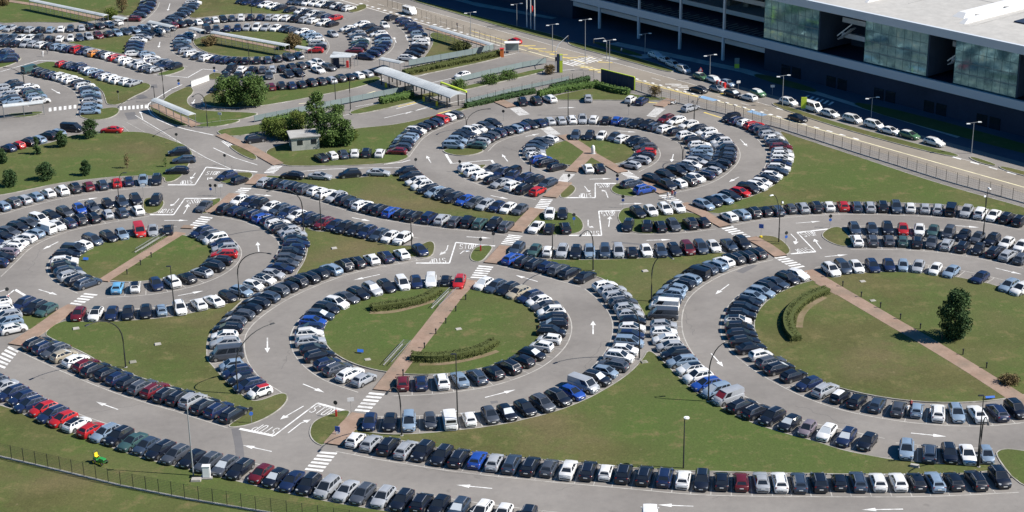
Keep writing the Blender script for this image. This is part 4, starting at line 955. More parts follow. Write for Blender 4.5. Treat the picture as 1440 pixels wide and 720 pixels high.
def straight_lamp(bx, h, lab, style='disc', m='pole'):
    b = G(*bx); t = thing('street_lamp', b, lab, 'street lamp', 'straight street lamps')
    MB().tube([(0, 0, 0), (0, 0, h*.5), (0, 0, h)], [.10, .085, .06], 8).obj('pole', M[m], t, 50)
    hd = MB()
    if style == 'disc': hd.disc((.25, 0, h+.02), Z, .36, .12, 14, 0); hd.disc((.25, 0, h+.11), Z, .2, .08, 12, 0); hd.bar((0, 0, h-.05), (.25, 0, h-.05), .06, .06)
    else: hd.box((-.3, 0, h+.02), (.8, .3, .13), 0, None, .7)
    hd.obj('lamp_head', M['lampglass'] if style == 'disc' else M['pole'], t)
    return t
def twin_lamp(bx, h, lab, heads=None, pale=False):
    b = G(*bx); t = thing('street_lamp', b, lab, 'street lamp', 'forked street lamps')
    mb = MB(); hd = MB(); hs = [G(*q, h)-b for q in heads] if heads else [Vector((-1.6, .3, h)), Vector((1.6, -.3, h))]
    mb.tube([(0, 0, 0), (0, 0, h*.3)], .11, 8)
    for q in hs:
        q.z = h; r = Vector((q.x, q.y, 0)); L = min(r.length, 4.5); r = r.normalized() if r.length > .05 else Vector((1, 0, 0))
        ps = [Vector((0, 0, h*.28))+r*.05] + [Vector((0, 0, h*.3)) + r*(L*(1-math.cos(a))) + Z*(h*.7*math.sin(a)) for a in [i*math.pi/12 for i in range(1, 7)]]
        mb.tube(ps, .06, 7); hd.box(ps[-1]+r*.3, (.8, .3, .12), 0, (r, Z.cross(r), Z), .7)
    mb.obj('pole', M['pole'], t, 50); hd.obj('lamp_head', M['lampglass'] if pale else M['pole'], t); return t
for bx, hd, lab in [((177, 517), (125, 456), 'curved dark street lamp rising from the lower left lawn'),
    ((335, 554), (380, 456), 'curved dark lamp beside the white car with a red roof, leaning right'),
    ((337, 422), (376, 356), 'curved lamp between the left ring and the central ring'),
    ((565, 613), (545, 551), 'curved lamp at the left end of the long front lawn'),
    ((916, 424), (943, 362), 'curved lamp in the narrow lawn wedge between the two large rings'),
    ((996, 565), (1026, 480), 'curved lamp on the front lawn beside the van with a red sunshade'),
    ((899, 505), (875, 434), 'curved lamp at the tip of lawn where the central and right rings touch'),
    ((427, 324), (380, 268), 'curved lamp at the edge of the left-centre lawn'),
    ((834, 381), (817, 330), 'curved lamp beside the black saloon at the top of the central lawn wedge'),
    ((231, 139), (214, 104), 'curved lamp at the upper end of the small covered walkway'),
    ((292, 179), (264, 142), 'curved lamp at the bend of the loop road below the round trees'),
    ((493, 155), (499, 114), 'curved lamp in the hedge strip left of the toll canopy'),
    ((1376, 657), (1389, 594), 'short curved lamp in the double pole pair at lower right')]: curved_lamp(bx, hd, lab)
for bx, h, st, lab in [((272, 669), 10.4, 'bar', 'straight pale lamp with white concrete foot by the fence-side row'), ((961, 659), 7.2, 'disc', 'straight lamp with round pale head on the large front lawn'),
    ((644, 605), 11.2, 'bar', 'very tall straight lamp beside the white van in the central ring'), ((246, 444), 8.3, 'bar', 'straight lamp among the cars on the lower arc of the left ring'),
    ((452, 325), 7.6, 'bar', 'straight lamp on the lawn behind the maroon estate car'), ((579, 346), 5.2, 'bar', 'short straight lamp at the right tip of the left-centre lawn'),
    ((777, 365), 6.2, 'bar', 'straight lamp behind the white city car at the top of the central lawn'), ((1374, 656), 10.0, 'bar', 'straight pole of the lamp pair at the lower right'),
    ((799, 163), 5.6, 'bar', 'straight lamp on the ring road below the gate hedge'), ((351, 92), 6.2, 'bar', 'straight lamp in the far ring below the covered walkway'),
    ((354, 20), 4.4, 'bar', 'straight lamp on the far lawn above the white SUV row'), ((472, 143), 5, 'bar', 'straight lamp at the verge above the toll road'),
    ((218, 144), 3.6, 'bar', 'thin short post at the zebra crossing by the covered walkway')]:
    straight_lamp(bx, h, lab, st, 'lightpole' if 'pale' in lab.split()[:3] else 'pole')
for bx, h, hs, lab, pl in [((1095, 341), 9.0, [(1087, 274), (1104, 300)], 'forked lamp with a bright head beside the STOP box of the right ring', True), ((1382, 338), 9.6, [(1390, 264), (1378, 300)], 'forked lamp standing in the double row at far right', True),
    ((168, 288), 6.2, [(173, 243), (165, 262)], 'forked lamp standing in the far left double row', False), ((960, 228), 4.5, [(949, 197), (970, 209)], 'forked lamp amid the right double row of the top ring', False),
    ((656, 183), 4.5, [(690, 153), (646, 160)], 'forked lamp amid the left double row of the top ring', False), ((34, 117), 3.5, [(8, 95), (38, 104)], 'forked lamp in the cluster of cars at the upper left edge', False),
    ((746, 247), 4.5, [(740, 214), (752, 214)], 'forked lamp in the lower left double row of the top ring', False), ((976, 170), 5.5, [(1012, 122), (966, 160)], 'forked lamp reaching over the avenue fence from the top ring', False)]: twin_lamp(bx, h, lab, hs, pl)
for i, (bx, ty, lab) in enumerate([((1100, 150), 107, 'twin-headed avenue lamp by the shaded crossing bars'), ((1225, 168), 138, 'twin-headed avenue lamp between the people carrier taxis'), ((1366, 216), 173, 'rightmost twin-headed avenue lamp, beyond the taxi rank'),
    ((777, 73), 35, 'twin-headed avenue lamp right of the flagpoles'), ((823, 88), 28, 'tallest twin-headed avenue lamp at the left end of the deck'), ((907, 76), 48, 'twin-headed lamp above the shaded head of the taxi rank'),
    ((998, 113), 78, 'twin-headed lamp behind the red and white barrier'), ((857, 100), 57, 'twin-headed lamp at the right end of the wide zebra crossing'), ((727, 38), 6, 'twin-headed avenue lamp left of the flagpoles'), ((662, 52), 18, 'leftmost twin-headed avenue lamp, beside the covered walkway')]):
    b = G(*bx); h = top_z(b, ty); t = thing('street_lamp', b, lab, 'street lamp', 'twin-headed lamps along the avenue')
    MB().tube([(0, 0, 0), (0, 0, h)], [.09, .06], 8).bar((-.9, -.1, h), (.9, .25, h+.15), .07, .07).obj('pole', M['lightpole'], t)
    for s in (-1, 1): MB().box((s*1.15, s*.2, h+.05+s*.1), (.8, .34, .14), 0, None, .8).obj('lamp_head', M['lampglass'], t)
for k, x in enumerate((741, 746.5, 752)):
    b = G(x, 38+k*2.2); t = thing('flagpole', b, ['white flagpole without a flag, left of the red one', 'white flagpole carrying the red flag', 'white flagpole without a flag, right of the red one'][k], 'flagpole', 'three flagpoles at the forecourt')
    MB().tube([(0, 0, 0), (0, 0, 11)], [.16, .11], 8).obj('pole', M['white'], t)
    if k == 1:
        f = MB(); n = 6
        for i in range(n+1):
            for z in (4.6, 6.2): f.v.append((.1+i*.09, .12*math.sin(i*1.4), z-i*.06))
        for i in range(n): f.f.append([i*2, i*2+2, i*2+3, i*2+1]); f.m.append(0)
        f.obj('flag', M['red'], t)
# traffic-light mast arms on the avenue junction
for b_, tip, lab in (((781, 98), (799, 50), 'bent traffic light mast at the left of the avenue junction'), ((853, 84), (835, 55), 'bent traffic light mast at the right of the wide zebra crossing')):
    b = G(*b_); h = 5.6; q = G(*tip, h)-b; q.z = 0; t = thing('traffic_light', b, lab, 'traffic light', 'traffic lights at the avenue junction')
    MB().tube([Vector((0, 0, 0)), Vector((0, 0, h*.8)), q*.25+Z*(h*.97), q+Z*h], [.1, .09, .08, .06], 8).obj('mast', M['lightpole'], t)
    MB().box(q+Z*(h-.5), (.3, .3, .9)).obj('signal_head', M['dark'], t); MB().box((.2, 0, 2.6), (.3, .3, .9)).obj('signal_head', M['dark'], t)
# round traffic signs seen mostly from behind: (spot, height, kind)
def sign(bx, lab, style='round', h=2.4):
    b = G(*bx); t = thing('road_sign', b, lab, 'road sign', 'road signs on the car park')
    MB().tube([(0, 0, 0), (0, 0, h+.1)], .035, 6).obj('post', M['steel'], t)
    nrm = Vector((rnd.uniform(-.4, .4), -1, 0)).normalized(); sd = Z.cross(nrm)
    if style == 'round': MB().disc(nrm*.05+Z*(h-.25), nrm, .31, .04, 16).obj('sign_plate', M['pole'], t); MB().disc(nrm*.05+Z*(h-.95), nrm, .28, .04, 16).obj('sign_plate', M['blue'], t)
    elif style == 'one': MB().disc(nrm*.05+Z*(h-.25), nrm, .31, .04, 16).obj('sign_plate', M['pole'], t)
    elif style == 'blue': MB().box(nrm*.05+Z*(h-.3), (.8, .05, .75), 0, (sd, nrm, Z)).obj('sign_plate', M['blue'], t); MB().disc((0, 0, .15), Z, .25, .3, 10).obj('base_block', M['yel'], t)
    elif style == 'white': MB().box(nrm*.05+Z*(h-.3), (.9, .05, .55), 0, (sd, nrm, Z)).obj('sign_plate', M['white'], t)
    elif style == 'tri':
        p = MB(); c = nrm*.06+Z*(h-.3); a = [c-sd*.5-Z*.4, c+sd*.5-Z*.4, c+Z*.5]; p.add(a+[q+nrm*.04 for q in a], [(0, 2, 1), (3, 4, 5), (0, 1, 4, 3), (1, 2, 5, 4), (2, 0, 3, 5)]); p.obj('sign_plate', M['white'], t)
        p = MB(); 
        for i in range(3): p.bar(a[i]+nrm*.05, a[(i+1) % 3]+nrm*.05, .1, .1)
        p.obj('sign_border', M['red'], t)
    else: MB().box((0, 0, .5), (.25, .25, 1.0)).obj('marker_block', M['red'], t); MB().disc(nrm*.05+Z*(h-.25), nrm, .31, .04, 16).obj('sign_plate', M['pole'], t)
    return t
for bx, st, lab in [((473, 586), 'marker', 'sign with a red marker at the front STOP box island'), ((494, 581), 'white', 'pale sign at the kerb end beside the front zebra crossing'), ((354, 595), 'round', 'double round sign at the tip of the lower left lawn'),
    ((1167, 320), 'round', 'double round sign above the right STOP box'), ((1105, 344), 'round', 'double round sign on the triangle lawn beside the forked lamp'), ((807, 318), 'round', 'double round sign on the oval island'),
    ((876, 292), 'round', 'double round sign at the left tip of the pear-shaped island'), ((868, 262), 'round', 'double round sign on the zebra crossing island'), ((800, 262), 'one', 'single round sign on the upper small island'),
    ((1070, 334), 'blue', 'blue square sign with yellow foot beside the path at right'), ((676, 353), 'marker', 'sign with a red marker on the small island by the brick path'), ((694, 345), 'one', 'single round sign beside the zebra crossing at the ring junction'),
    ((297, 276), 'round', 'leftmost double sign of the group on the small triangle'), ((304, 276), 'one', 'middle sign of the group on the small triangle'), ((311, 276), 'white', 'white rectangular sign of the group on the small triangle'),
    ((249, 203), 'one', 'single round sign at the corner of the upper left lawn'), ((317, 233), 'one', 'single round sign at the road fork above the triangular island'), ((202, 276), 'white', 'white sign above the small green verge of the left ring'),
    ((1058, 109), 'tri', 'triangular warning sign at the rank beside the green and white taxi') if False else ((985, 110), 'tri', 'triangular warning sign beside the green and white taxi'), ((1038, 128), 'white', 'white rectangular sign at the avenue verge'),
    ((1086, 134), 'white', 'white rectangular sign by the shaded crossing bars'), ((647, 242), 'one', 'single round sign beside the small lawn of the top ring'), ((708, 170), 'one', 'single round sign left of the gate path'), ((884, 162), 'one', 'single round sign near the gate zebra crossing'),
    ((585, 239), 'one', 'single round sign at the fork of the centre verge'), ((252, 126), 'round', 'double round sign at the loop road entrance'), ((302, 108), 'round', 'double round sign on the small islet of the far ring'), ((310, 173), 'white', 'white board on the verge below the loop road'),
    ((12, 424), 'marker', 'sign with a red marker at the left edge STOP line'), ((167, 142), 'one', 'single round sign at the tip of the far left lawn')]: sign(bx, lab, st)
# bollard lights along the brick paths
for grp, lst, wh in (('bollard lights along the right ring path', "1163,391 1185,404 1211,419 1238,434 1266,450 1294,464 1324,480 1354,500 1387,519", 'right ring'),
               ('bollard lights along the central ring path', "655,423 641,439 627,456 613,471 597,491 567,529", 'central ring'), ('bollard lights along the left ring path', "198,374 179,387 213,363", 'left ring')):
    for i, p in enumerate(lst.split()):
        b = G(*map(float, p.split(','))); t = thing('bollard_light', b, f'{["first","second","third","fourth","fifth","sixth","seventh","eighth","ninth"][i]} dark bollard light beside the {wh} path', 'bollard', grp)
        b.z = .1; t.location = b
        MB().tube([(0, 0, 0), (0, 0, .75)], .09, 8).obj('post', M['pole'], t); MB().disc((0, 0, .85), Z, .13, .2, 10).obj('lamp_cap', M['dark'], t)
# low steel rails (bicycle racks) beside the paths
def rack(a, b, lab):
    a, b = G(*a), G(*b); t = thing('bicycle_rack', (a+b)/2+Z*.15, lab, 'bicycle rack', 'bicycle racks beside the paths'); d = (b-a); L = d.length; x = d.normalized(); y = Z.cross(x)
    mb = MB()
    for s in (-.55, .55): mb.bar(-x*L/2+y*s+Z*.75, x*L/2+y*s+Z*.75, .06, .06)
    mb.obj('rail', M['steel'], t); h = MB(); n = int(L/.55)
    for i in range(n+1):
        q = -x*L/2 + x*(L*i/n); h.tube([q-y*.55, q-y*.55+Z*.75, q+y*.55+Z*.75, q+y*.55], .02, 5)
    h.obj('hoops', M['steel'], t); MB().bar(-x*L/2+y*.75+Z*.06, x*L/2+y*.75+Z*.06, .14, .12).obj('kerb_edge', M['concrete'], t)
rack((613, 436), (637, 412), 'steel rack beside the upper end of the central ring path'); rack((546, 516), (573, 486), 'steel rack beside the lower end of the central ring path'); rack((195, 357), (229, 336), 'steel rack beside the left ring path')
# ---- fences
def fence(ps, h, step, wire, lab, plinth=True, rows=6, m='pole'):
    t = thing('mesh_fence', ps[0], lab, 'fence'); o = ps[0]; W_, K = MB(), MB(); P_ = []
    for a, b in zip(ps, ps[1:]):
        d = b-a; L = d.length; n = max(1, round(L/step)); x = d/L
        for i in range(n): P_.append(a+d*(i/n)-o)
        for i in range(int(L/wire)): q = a-o+x*(i*wire); W_.bar(q+Z*.2, q+Z*h, .010, .010)
        for k in range(rows): W_.bar(a-o+Z*(.25+(h-.3)*k/(rows-1)), b-o+Z*(.25+(h-.3)*k/(rows-1)), .014, .014)
        if plinth: K.bar(a-o+Z*.10, b-o+Z*.10, .22, .24)
    P_.append(ps[-1]-o)
    W_.obj('mesh_panel', M[m], t)
    pm = MB().box((0, 0, h/2), (.07, .07, h)).mesh('fence_post', [M[m]])
    if len(P_) <= 100:
        for q in P_: link('post', pm, t, q)
    else:
        q_ = MB()
        for q in P_: q_.box(q+Z*h/2, (.07, .07, h))
        struct(q_.obj('post', M[m], t), 'stuff')
    if plinth: K.obj('plinth', M['concrete'], t)
    return t
fence(pts("-60,629 0,643 85,663 170,684 260,702 360,719 470,736 560,748"), 2.15, 1.9, .16, 'dark wire mesh fence on a concrete plinth across the lower left grass', rows=9)
fence(pts("893,127 930,140 1020,161 1097,181 1210,217 1330,255 1440,286 1500,303"), 2.35, 2.5, .5, 'long mesh fence between the avenue and the right-hand lawn')
fence(pts("545,9 580,21 620,36 660,50 705,66"), 2.2, 2.5, .5, 'mesh fence between the far ring and the avenue', False)
fence(pts("650,152 720,133 790,118 835,110"), 2.0, 2.6, .5, 'mesh fence along the hedge at the toll exit', False)
# opaque panel fence with lime cap
a, b = G(845, 115), G(892, 127); t = thing('panel_fence', (a+b)/2, 'solid dark panel fence with lime cap at the gate', 'fence'); d = b-a; L = d.length; x = d/L
for i in range(6): MB().bar(-x*L/2+x*(L*i/6+.03)+Z*1.5, -x*L/2+x*(L*(i+1)/6-.03)+Z*1.5, .1, 3.0).obj('panel', M['darkwall'], t)
MB().bar(-x*L/2+Z*3.08, x*L/2+Z*3.08, .22, .14).obj('cap_rail', M['lime'], t)
MB().box(x*(L/2+.1)+Z*1.5, (.25, .25, 3.0)).obj('end_post', M['lime'], t)
# grey translucent screens along the toll road
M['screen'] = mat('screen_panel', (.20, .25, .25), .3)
def screen(s, h, lab):
    ps = pts(s); o = ps[0]; t = thing('glass_screen', o, lab, 'glass screen', 'screens along the toll road'); P_, Q = MB(), MB()
    for a, b in zip(ps, ps[1:]):
        P_.bar(a-o+Z*(h*.60), b-o+Z*(h*.60), .06, h*.8); d = b-a; n = max(1, round(d.length/2.5))
        for i in range(n+1): Q.box(a-o+d*(i/n)+Z*h/2, (.09, .09, h))
    P_.obj('panel', M['screen'], t); struct(Q.obj('posts', M['steel'], t), 'stuff')
screen("358,172 420,160 480,148 540,136 582,128", 1.5, 'long grey screen along the lower toll road'); screen("640,118 690,106 735,96 768,90", 1.5, 'grey screen beside the half hidden white car')
screen("575,94 620,86 665,78 694,71", 1.7, 'grey screen along the clipped hedge of the far lawn'); screen("654,146 720,130 800,113", 1.0, 'low screen behind the toll exit hedge')
# ---- covered walkways
def walkway(a, b, wd, h, lab, n=None):
    a, b = G(*a), G(*b); d = b-a; L = d.length; x = d/L; y = Z.cross(x); t = thing('covered_walkway', (a+b)/2, lab, 'covered walkway', 'covered walkways')
    r = MB(); k = 6
    for e in (-L/2, L/2):
        for i in range(k+1):
            u = i/k*2-1; r.v.append(tuple(x*e + y*(u*wd/2) + Z*(h+.35*(1-u*u))))
    for i in range(k): r.f.append([i, k+1+i, k+2+i, i+1]); r.m.append(0)
    r.f += [[i for i in range(k+1)], [k+1+i for i in range(k, -1, -1)]]; r.m += [0, 0]
    r.bar(-x*L/2-y*wd/2+Z*(h-.03), x*L/2-y*wd/2+Z*(h-.03), .12, .16); r.bar(-x*L/2+y*wd/2+Z*(h-.03), x*L/2+y*wd/2+Z*(h-.03), .12, .16)
    r.obj('roof', M['canopyroof'], t); n = n or max(2, round(L/3.4))
    pm = MB().box((0, 0, h/2), (.09, .09, h)).mesh('walkway_post', [M['steel']])
    for i in range(n+1):
        for s in (-1, 1): link('post', pm, t, -x*L/2+x*(L*i/n)+y*(s*wd*.42))
    MB().bar(-x*L/2-y*(wd*.46)+Z*1.0, x*L/2-y*(wd*.46)+Z*1.0, .05, .05).bar(-x*L/2-y*(wd*.46)+Z*.5, x*L/2-y*(wd*.46)+Z*.5, .04, .04).obj('handrail', M['steel'], t)
    return t
walkway((46, 14), (150, 36), 1.7, 2.7, 'long covered walkway across the farthest upper left lawn'); walkway((162, 38), (178, 41), 1.7, 2.7, 'short covered walkway piece left of the far road')
walkway((212, 45), (243, 52), 1.7, 2.7, 'covered walkway piece between the crossing far rows'); walkway((270, 54), (286, 58), 1.7, 2.7, 'short covered walkway piece beside the black van of the far ring')
walkway((300, 60), (405, 79), 1.7, 2.7, 'covered walkway across the lawn inside the far ring'); walkway((419, 81), (436, 84), 1.7, 2.7, 'short covered walkway piece behind the brown tree')
walkway((470, 90), (501, 93), 1.7, 2.7, 'covered walkway piece next to the grey ticket shelter'); walkway((537, 98), (566, 104), 1.7, 2.7, 'covered walkway piece behind the toll canopy')
walkway((607, 52), (692, 78), 1.7, 2.7, 'covered walkway along the avenue fence'); walkway((219, 156), (271, 178), 1.9, 2.6, 'covered walkway sloping down the verge by the loop road'); walkway((6, 166), (62, 160), 1.9, 2.7, 'dark covered walkway at the far left edge')
# ---- toll canopy
a, b = G(540, 98, 3.0), G(640, 133, 3.0); a.z = b.z = 0; d = b-a; L = d.length; x = d/L; y = Z.cross(x); t = thing('toll_canopy', (a+b)/2, 'long grey metal canopy spanning the toll lanes', 'canopy')
r = MB(); k = 8; wd = 4.2
for e in (-L/2-1, L/2+1):
    for lay in (0, -.22):
        for i in range(k+1):
            u = i/k*2-1; r.v.append(tuple(x*e + y*(u*wd/2) + Z*(2.95+.5*(1-u*u)+lay)))
q = 2*(k+1)
for i in range(k):
    r.f += [[i, q+i, q+i+1, i+1], [k+1+i, k+2+i, q+k+2+i, q+k+1+i], [i, i+1, k+2+i, k+1+i], [q+i+1, q+i, q+k+1+i, q+k+2+i]]; r.m += [0]*4
r.f += [[0, k+1, q+k+1, q], [k, q+k, q+2*k+1, 2*k+1]]; r.m += [0, 0]; r.obj('roof', M['canopyroof'], t)
rb = MB()
for i in range(int(L)):
    rb.bar(x*(-L/2+i)-y*wd*.46+Z*3.06, x*(-L/2+i)+Z*3.5, .06, .06)
rb.obj('roof_ribs', M['steel'], t)
pm = MB().box((0, 0, 1.45), (.24, .24, 2.9)).mesh('canopy_column', [M['pole']])
for i in range(9):
    for s in (-1, 1): link('column', pm, t, x*(-L/2+1+(L-2)*i/8)+y*(s*wd*.36))
MB().bar(-x*L/2-y*wd*.40+Z*2.72, x*L/2-y*wd*.40+Z*2.72, .25, .35).obj('edge_beam', M['pole'], t)
for k_ in range(5):
    q = (a+b)/2 + x*(-L*.36+L*.18*k_) - y*2.2; t2 = thing('toll_barrier', q, f'{["first","second","third","fourth","fifth"][k_]} toll barrier under the metal canopy, counted from the far end', 'barrier', 'toll barriers under the canopy')
    MB().box((0, 0, .55), (.5, .7, 1.1), 0, None, .9).obj('cabinet', M['yel'], t2); MB().bar((.2, 0, .95), (3.0, 0, 1.0), .08, .1).obj('boom', M['white'], t2)
a, b = G(620, 116, 3.2), G(656, 129, 3.2); t = thing('lime_gantry', Vector((b.x, b.y, 0)), 'lime green gantry beam behind the toll canopy', 'gantry'); c = a-Vector((b.x, b.y, 0))
MB().bar(Vector((0, 0, 3.2)), c, .35, .35).obj('beam', M['lime'], t); MB().box((0, 0, 1.5), (.25, .25, 3.0)).obj('column', M['pole'], t); MB().box((c.x, c.y, 1.5), (.25, .25, 3.0)).obj('column', M['pole'], t)
# lime totem, orange column, white shelter, ticket shelter, barrier wall
b = G(787, 102); h = top_z(b, 76); t = thing('totem_sign', b, 'tall lime and grey totem sign at the toll exit', 'totem sign'); MB().box((-.35, 0, h/2), (.7, .35, h)).obj('dark_side', M['darkwall'], t); MB().box((.35, 0, h/2), (.7, .37, h-.1)).obj('lime_side', M['lime'], t); MB().box((.35, -.19, h-.9), (.5, .03, 1.2)).obj('sign_face', M['white'], t)
b = G(706, 80); t = thing('kiosk', b, 'small orange kiosk at the end of the clipped hedge', 'kiosk'); MB().box((0, 0, 1.0), (.9, .9, 2.0)).obj('body', M['orange'], t); MB().box((.47, 0, 1.0), (.04, .6, 1.7)).obj('door', M['white'], t); MB().box((0, 0, 2.06), (1.05, 1.05, .12)).obj('roof', M['red'], t)
b = G(720, 74); t = thing('bus_shelter', b, 'white framed shelter beside the orange kiosk', 'shelter'); mb = MB()
for sx in (-1.6, 1.6):
    for sy in (-.8, .8): mb.box((sx, sy, 1.25), (.1, .1, 2.5))
mb.obj('frame', M['white'], t); MB().box((0, 0, 2.58), (3.6, 2.0, .14)).obj('roof', M['white'], t); MB().box((0, .8, 1.3), (3.1, .05, 2.0)).obj('back_panel', M['screen'], t)
b = G(480, 95); t = thing('ticket_shelter', b, 'grey roofed ticket shelter with red machines in the far ring', 'shelter'); mb = MB()
for sx in (-2.2, 2.2):
    for sy in (-1.1, 1.1): mb.box((sx, sy, 1.35), (.15, .15, 2.7))
mb.obj('frame', M['pole'], t); MB().box((0, 0, 2.8), (5.0, 2.8, .14)).obj('roof', M['canopyroof'], t); MB().box((1.5, 0, .8), (.6, .5, 1.6)).obj('ticket_machine', M['red'], t); MB().box((-1.2, .3, 1.1), (1.4, 1.1, 2.2)).obj('booth', M['darkwall'], t)
a, b = G(269, 122), G(294, 113); t = thing('barrier_wall', (a+b)/2, 'white panel barrier at the mouth of the loop road', 'barrier'); d = (b-a)
MB().bar(-d/2+Z*.65, d/2+Z*.65, .18, 1.3).obj('panel', M['white'], t); MB().bar(-d/2+Z*1.34, d/2+Z*1.34, .26, .08).obj('cap', M['concrete'], t)
a, b = G(1008, 120), G(1020, 124); t = thing('road_barrier', (a+b)/2, 'red and white plastic barrier between avenue and taxi rank', 'barrier'); d = (b-a)
for i in range(5): MB().bar(-d/2+d*(i/5)+Z*.6, -d/2+d*((i+1)/5)*.995+Z*.6, .5, 1.2).obj('segment', M['red'] if i % 2 == 0 else M['white'], t)
b = G(1130, 155); t = thing('rank_sign', b, 'lime green sign panel at the left of the white minibus', 'sign'); MB().box((0, 0, 1.6), (1.2, .12, 2.6)).obj('sign_plate', M['lime'], t); MB().box((0, 0, .2), (1.2, .3, .4)).obj('foot', M['concrete'], t)
b = G(1036, 98); t = thing('rank_sign', b, 'pale green sign panel in the shade of the building', 'sign'); MB().box((0, 0, 1.5), (1.1, .12, 2.6)).obj('sign_plate', M['screen'], t); MB().box((0, -.07, .9), (1.1, .02, 1.0)).obj('lower_panel', M['lime'], t)
b = G(834, 217); t = thing('info_totem', b, 'white rounded information totem on the top ring lawn', 'totem sign'); MB().tube([(0, 0, .1), (0, 0, .4), (0, 0, 1.2), (0, 0, 1.7), (0, 0, 1.9)], [.25, .36, .40, .32, .14], 14).obj('body', M['white'], t, 50); MB().disc((0, 0, .1), Z, .6, .2, 14).obj('base', M['concrete'], t)
b = G(291, 672); t = thing('utility_cabinet', b, 'white metal cabinet on a concrete base by the fence-side row', 'cabinet'); MB().box((0, 0, .95), (.95, .65, 1.5)).obj('body', M['white'], t); MB().box((-.02, -.335, .95), (.8, .02, 1.3)).obj('door', M['lampglass'], t); MB().box((0, 0, .1), (1.5, 1.1, .2)).obj('base', M['concrete'], t); MB().box((0, 0, 1.74), (1.05, .75, .08)).obj('lid', M['white'], t)
b = G(276, 676); t = thing('lamp_foundation', b, 'low white concrete block at the foot of the pale lamp', 'foundation'); MB().box((0, 0, .15), (1.3, .9, .3), 0, None, .9).obj('block', M['kerb'], t)
b = G(1286, 657); t = thing('concrete_block', b, 'pale concrete lump on the grass above the lower right row', 'block'); MB().box((0, 0, .2), (1.3, .6, .4), 0, (Vector((.9, -.4, 0)), Vector((.4, .9, 0)), Z), .8).obj('block', M['kerb'], t)
b = G(1392, 563); t = thing('board_sign', b, 'blue and white board lying low at the end of the right ring path', 'sign'); MB().box((0, 0, .5), (1.3, .08, .35), 0, (Vector((1, .1, 0)), Vector((0, .5, -.85)), Vector((0, .85, .5)))).obj('sign_plate', M['blue'], t); MB().tube([(0, 0, 0), (0, 0, .5)], .04, 6).obj('post', M['steel'], t)
b = G(507, 498); t = thing('board_sign', b, 'small slanted blue board on the central ring lawn', 'sign'); MB().box((0, 0, .55), (.95, .06, .5), 0, (Vector((1, -.25, 0)).normalized(), Vector((0, .6, -.8)), Vector((0, .8, .6)))).obj('sign_plate', M['blue'], t); MB().tube([(0, 0, 0), (0, 0, .5)], .04, 6).obj('post', M['steel'], t)
b = G(121, 368); t = thing('board_sign', b, 'small slanted dark blue board on the left ring lawn', 'sign'); MB().box((0, 0, .55), (.95, .06, .5), 0, (Vector((1, -.25, 0)).normalized(), Vector((0, .6, -.8)), Vector((0, .8, .6)))).obj('sign_plate', M['blue'], t); MB().tube([(0, 0, 0), (0, 0, .5)], .04, 6).obj('post', M['steel'], t)
b = G(475, 612); t = thing('board_sign', b, 'blue and white pedestrian board beside the front brick path', 'sign'); MB().box((0, 0, .9), (.7, .06, .8), 0, (Vector((1, -.3, 0)).normalized(), Vector((.25, .9, 0)).normalized(), Z)).obj('sign_plate', M['blue'], t); MB().box((.05, -.05, .35), (.5, .06, .5)).obj('lower_plate', M['white'], t); MB().tube([(0, 0, 0), (0, 0, .9)], .04, 6).obj('post', M['steel'], t)
for bx, lab in (((107, 463), 'pale concrete drain cover at the upper left of the lower left lawn'), ((222, 485), 'pale concrete drain cover in the middle of the lower left lawn'), ((187, 510), 'pale concrete drain cover beside the base of the lower left lamp'),
    ((645, 464), 'pale drain cover right of the path in the central ring'), ((517, 507), 'pale drain cover near the slanted board in the central ring'), ((907, 382), 'pale drain cover in the lawn wedge above the two large rings'), ((906, 510), 'pale drain cover at the upper tip of the front lawn'),
    ((1213, 397), 'pale drain cover near the first bollard light of the right ring'), ((1227, 424), 'pale drain cover near the third bollard light of the right ring'), ((470, 350), 'pale drain cover on the left-centre lawn')):
    b = G(*bx); b.z = .12; t = tag(MB().box((0, 0, .05), (1.0, .8, .14), 0, (Vector((.9, .3, 0)).normalized(), Vector((-.3, .9, 0)).normalized(), Z), .85).obj('drain_cover', M['kerb'], None, None, b), lab, 'drain cover', 'drain covers on the lawns')
# ---- toll hut
b = G(428, 207); t = thing('hut', b, 'small flat roofed concrete hut in the shade of the trees', 'hut'); ca = R(14)
X, Y = Vector((math.cos(ca), math.sin(ca), 0)), Vector((-math.sin(ca), math.cos(ca), 0))
MB().box((0, 0, 1.4), (5.6, 4.6, 2.8), 0, (X, Y, Z)).obj('wall', M['hutwall'], t); MB().box((0, 0, 2.9), (6.2, 5.2, .22), 0, (X, Y, Z)).obj('roof', M['concrete'], t)
for u in (-1.1, 1.7): f = MB().box(X*u-Y*2.31+Z*1.75, (1.1, .06, 1.0), 0, (X, Y, Z)).obj('window', M['glass'], t)
MB().box(-X*2.81-Y*.9+Z*1.05, (.06, 1.0, 2.1), 0, (X, Y, Z)).obj('door', M['darkwall'], t); MB().box(-X*2.81+Y*1.0+Z*1.6, (.06, .9, .9), 0, (X, Y, Z)).obj('window', M['glass'], t)
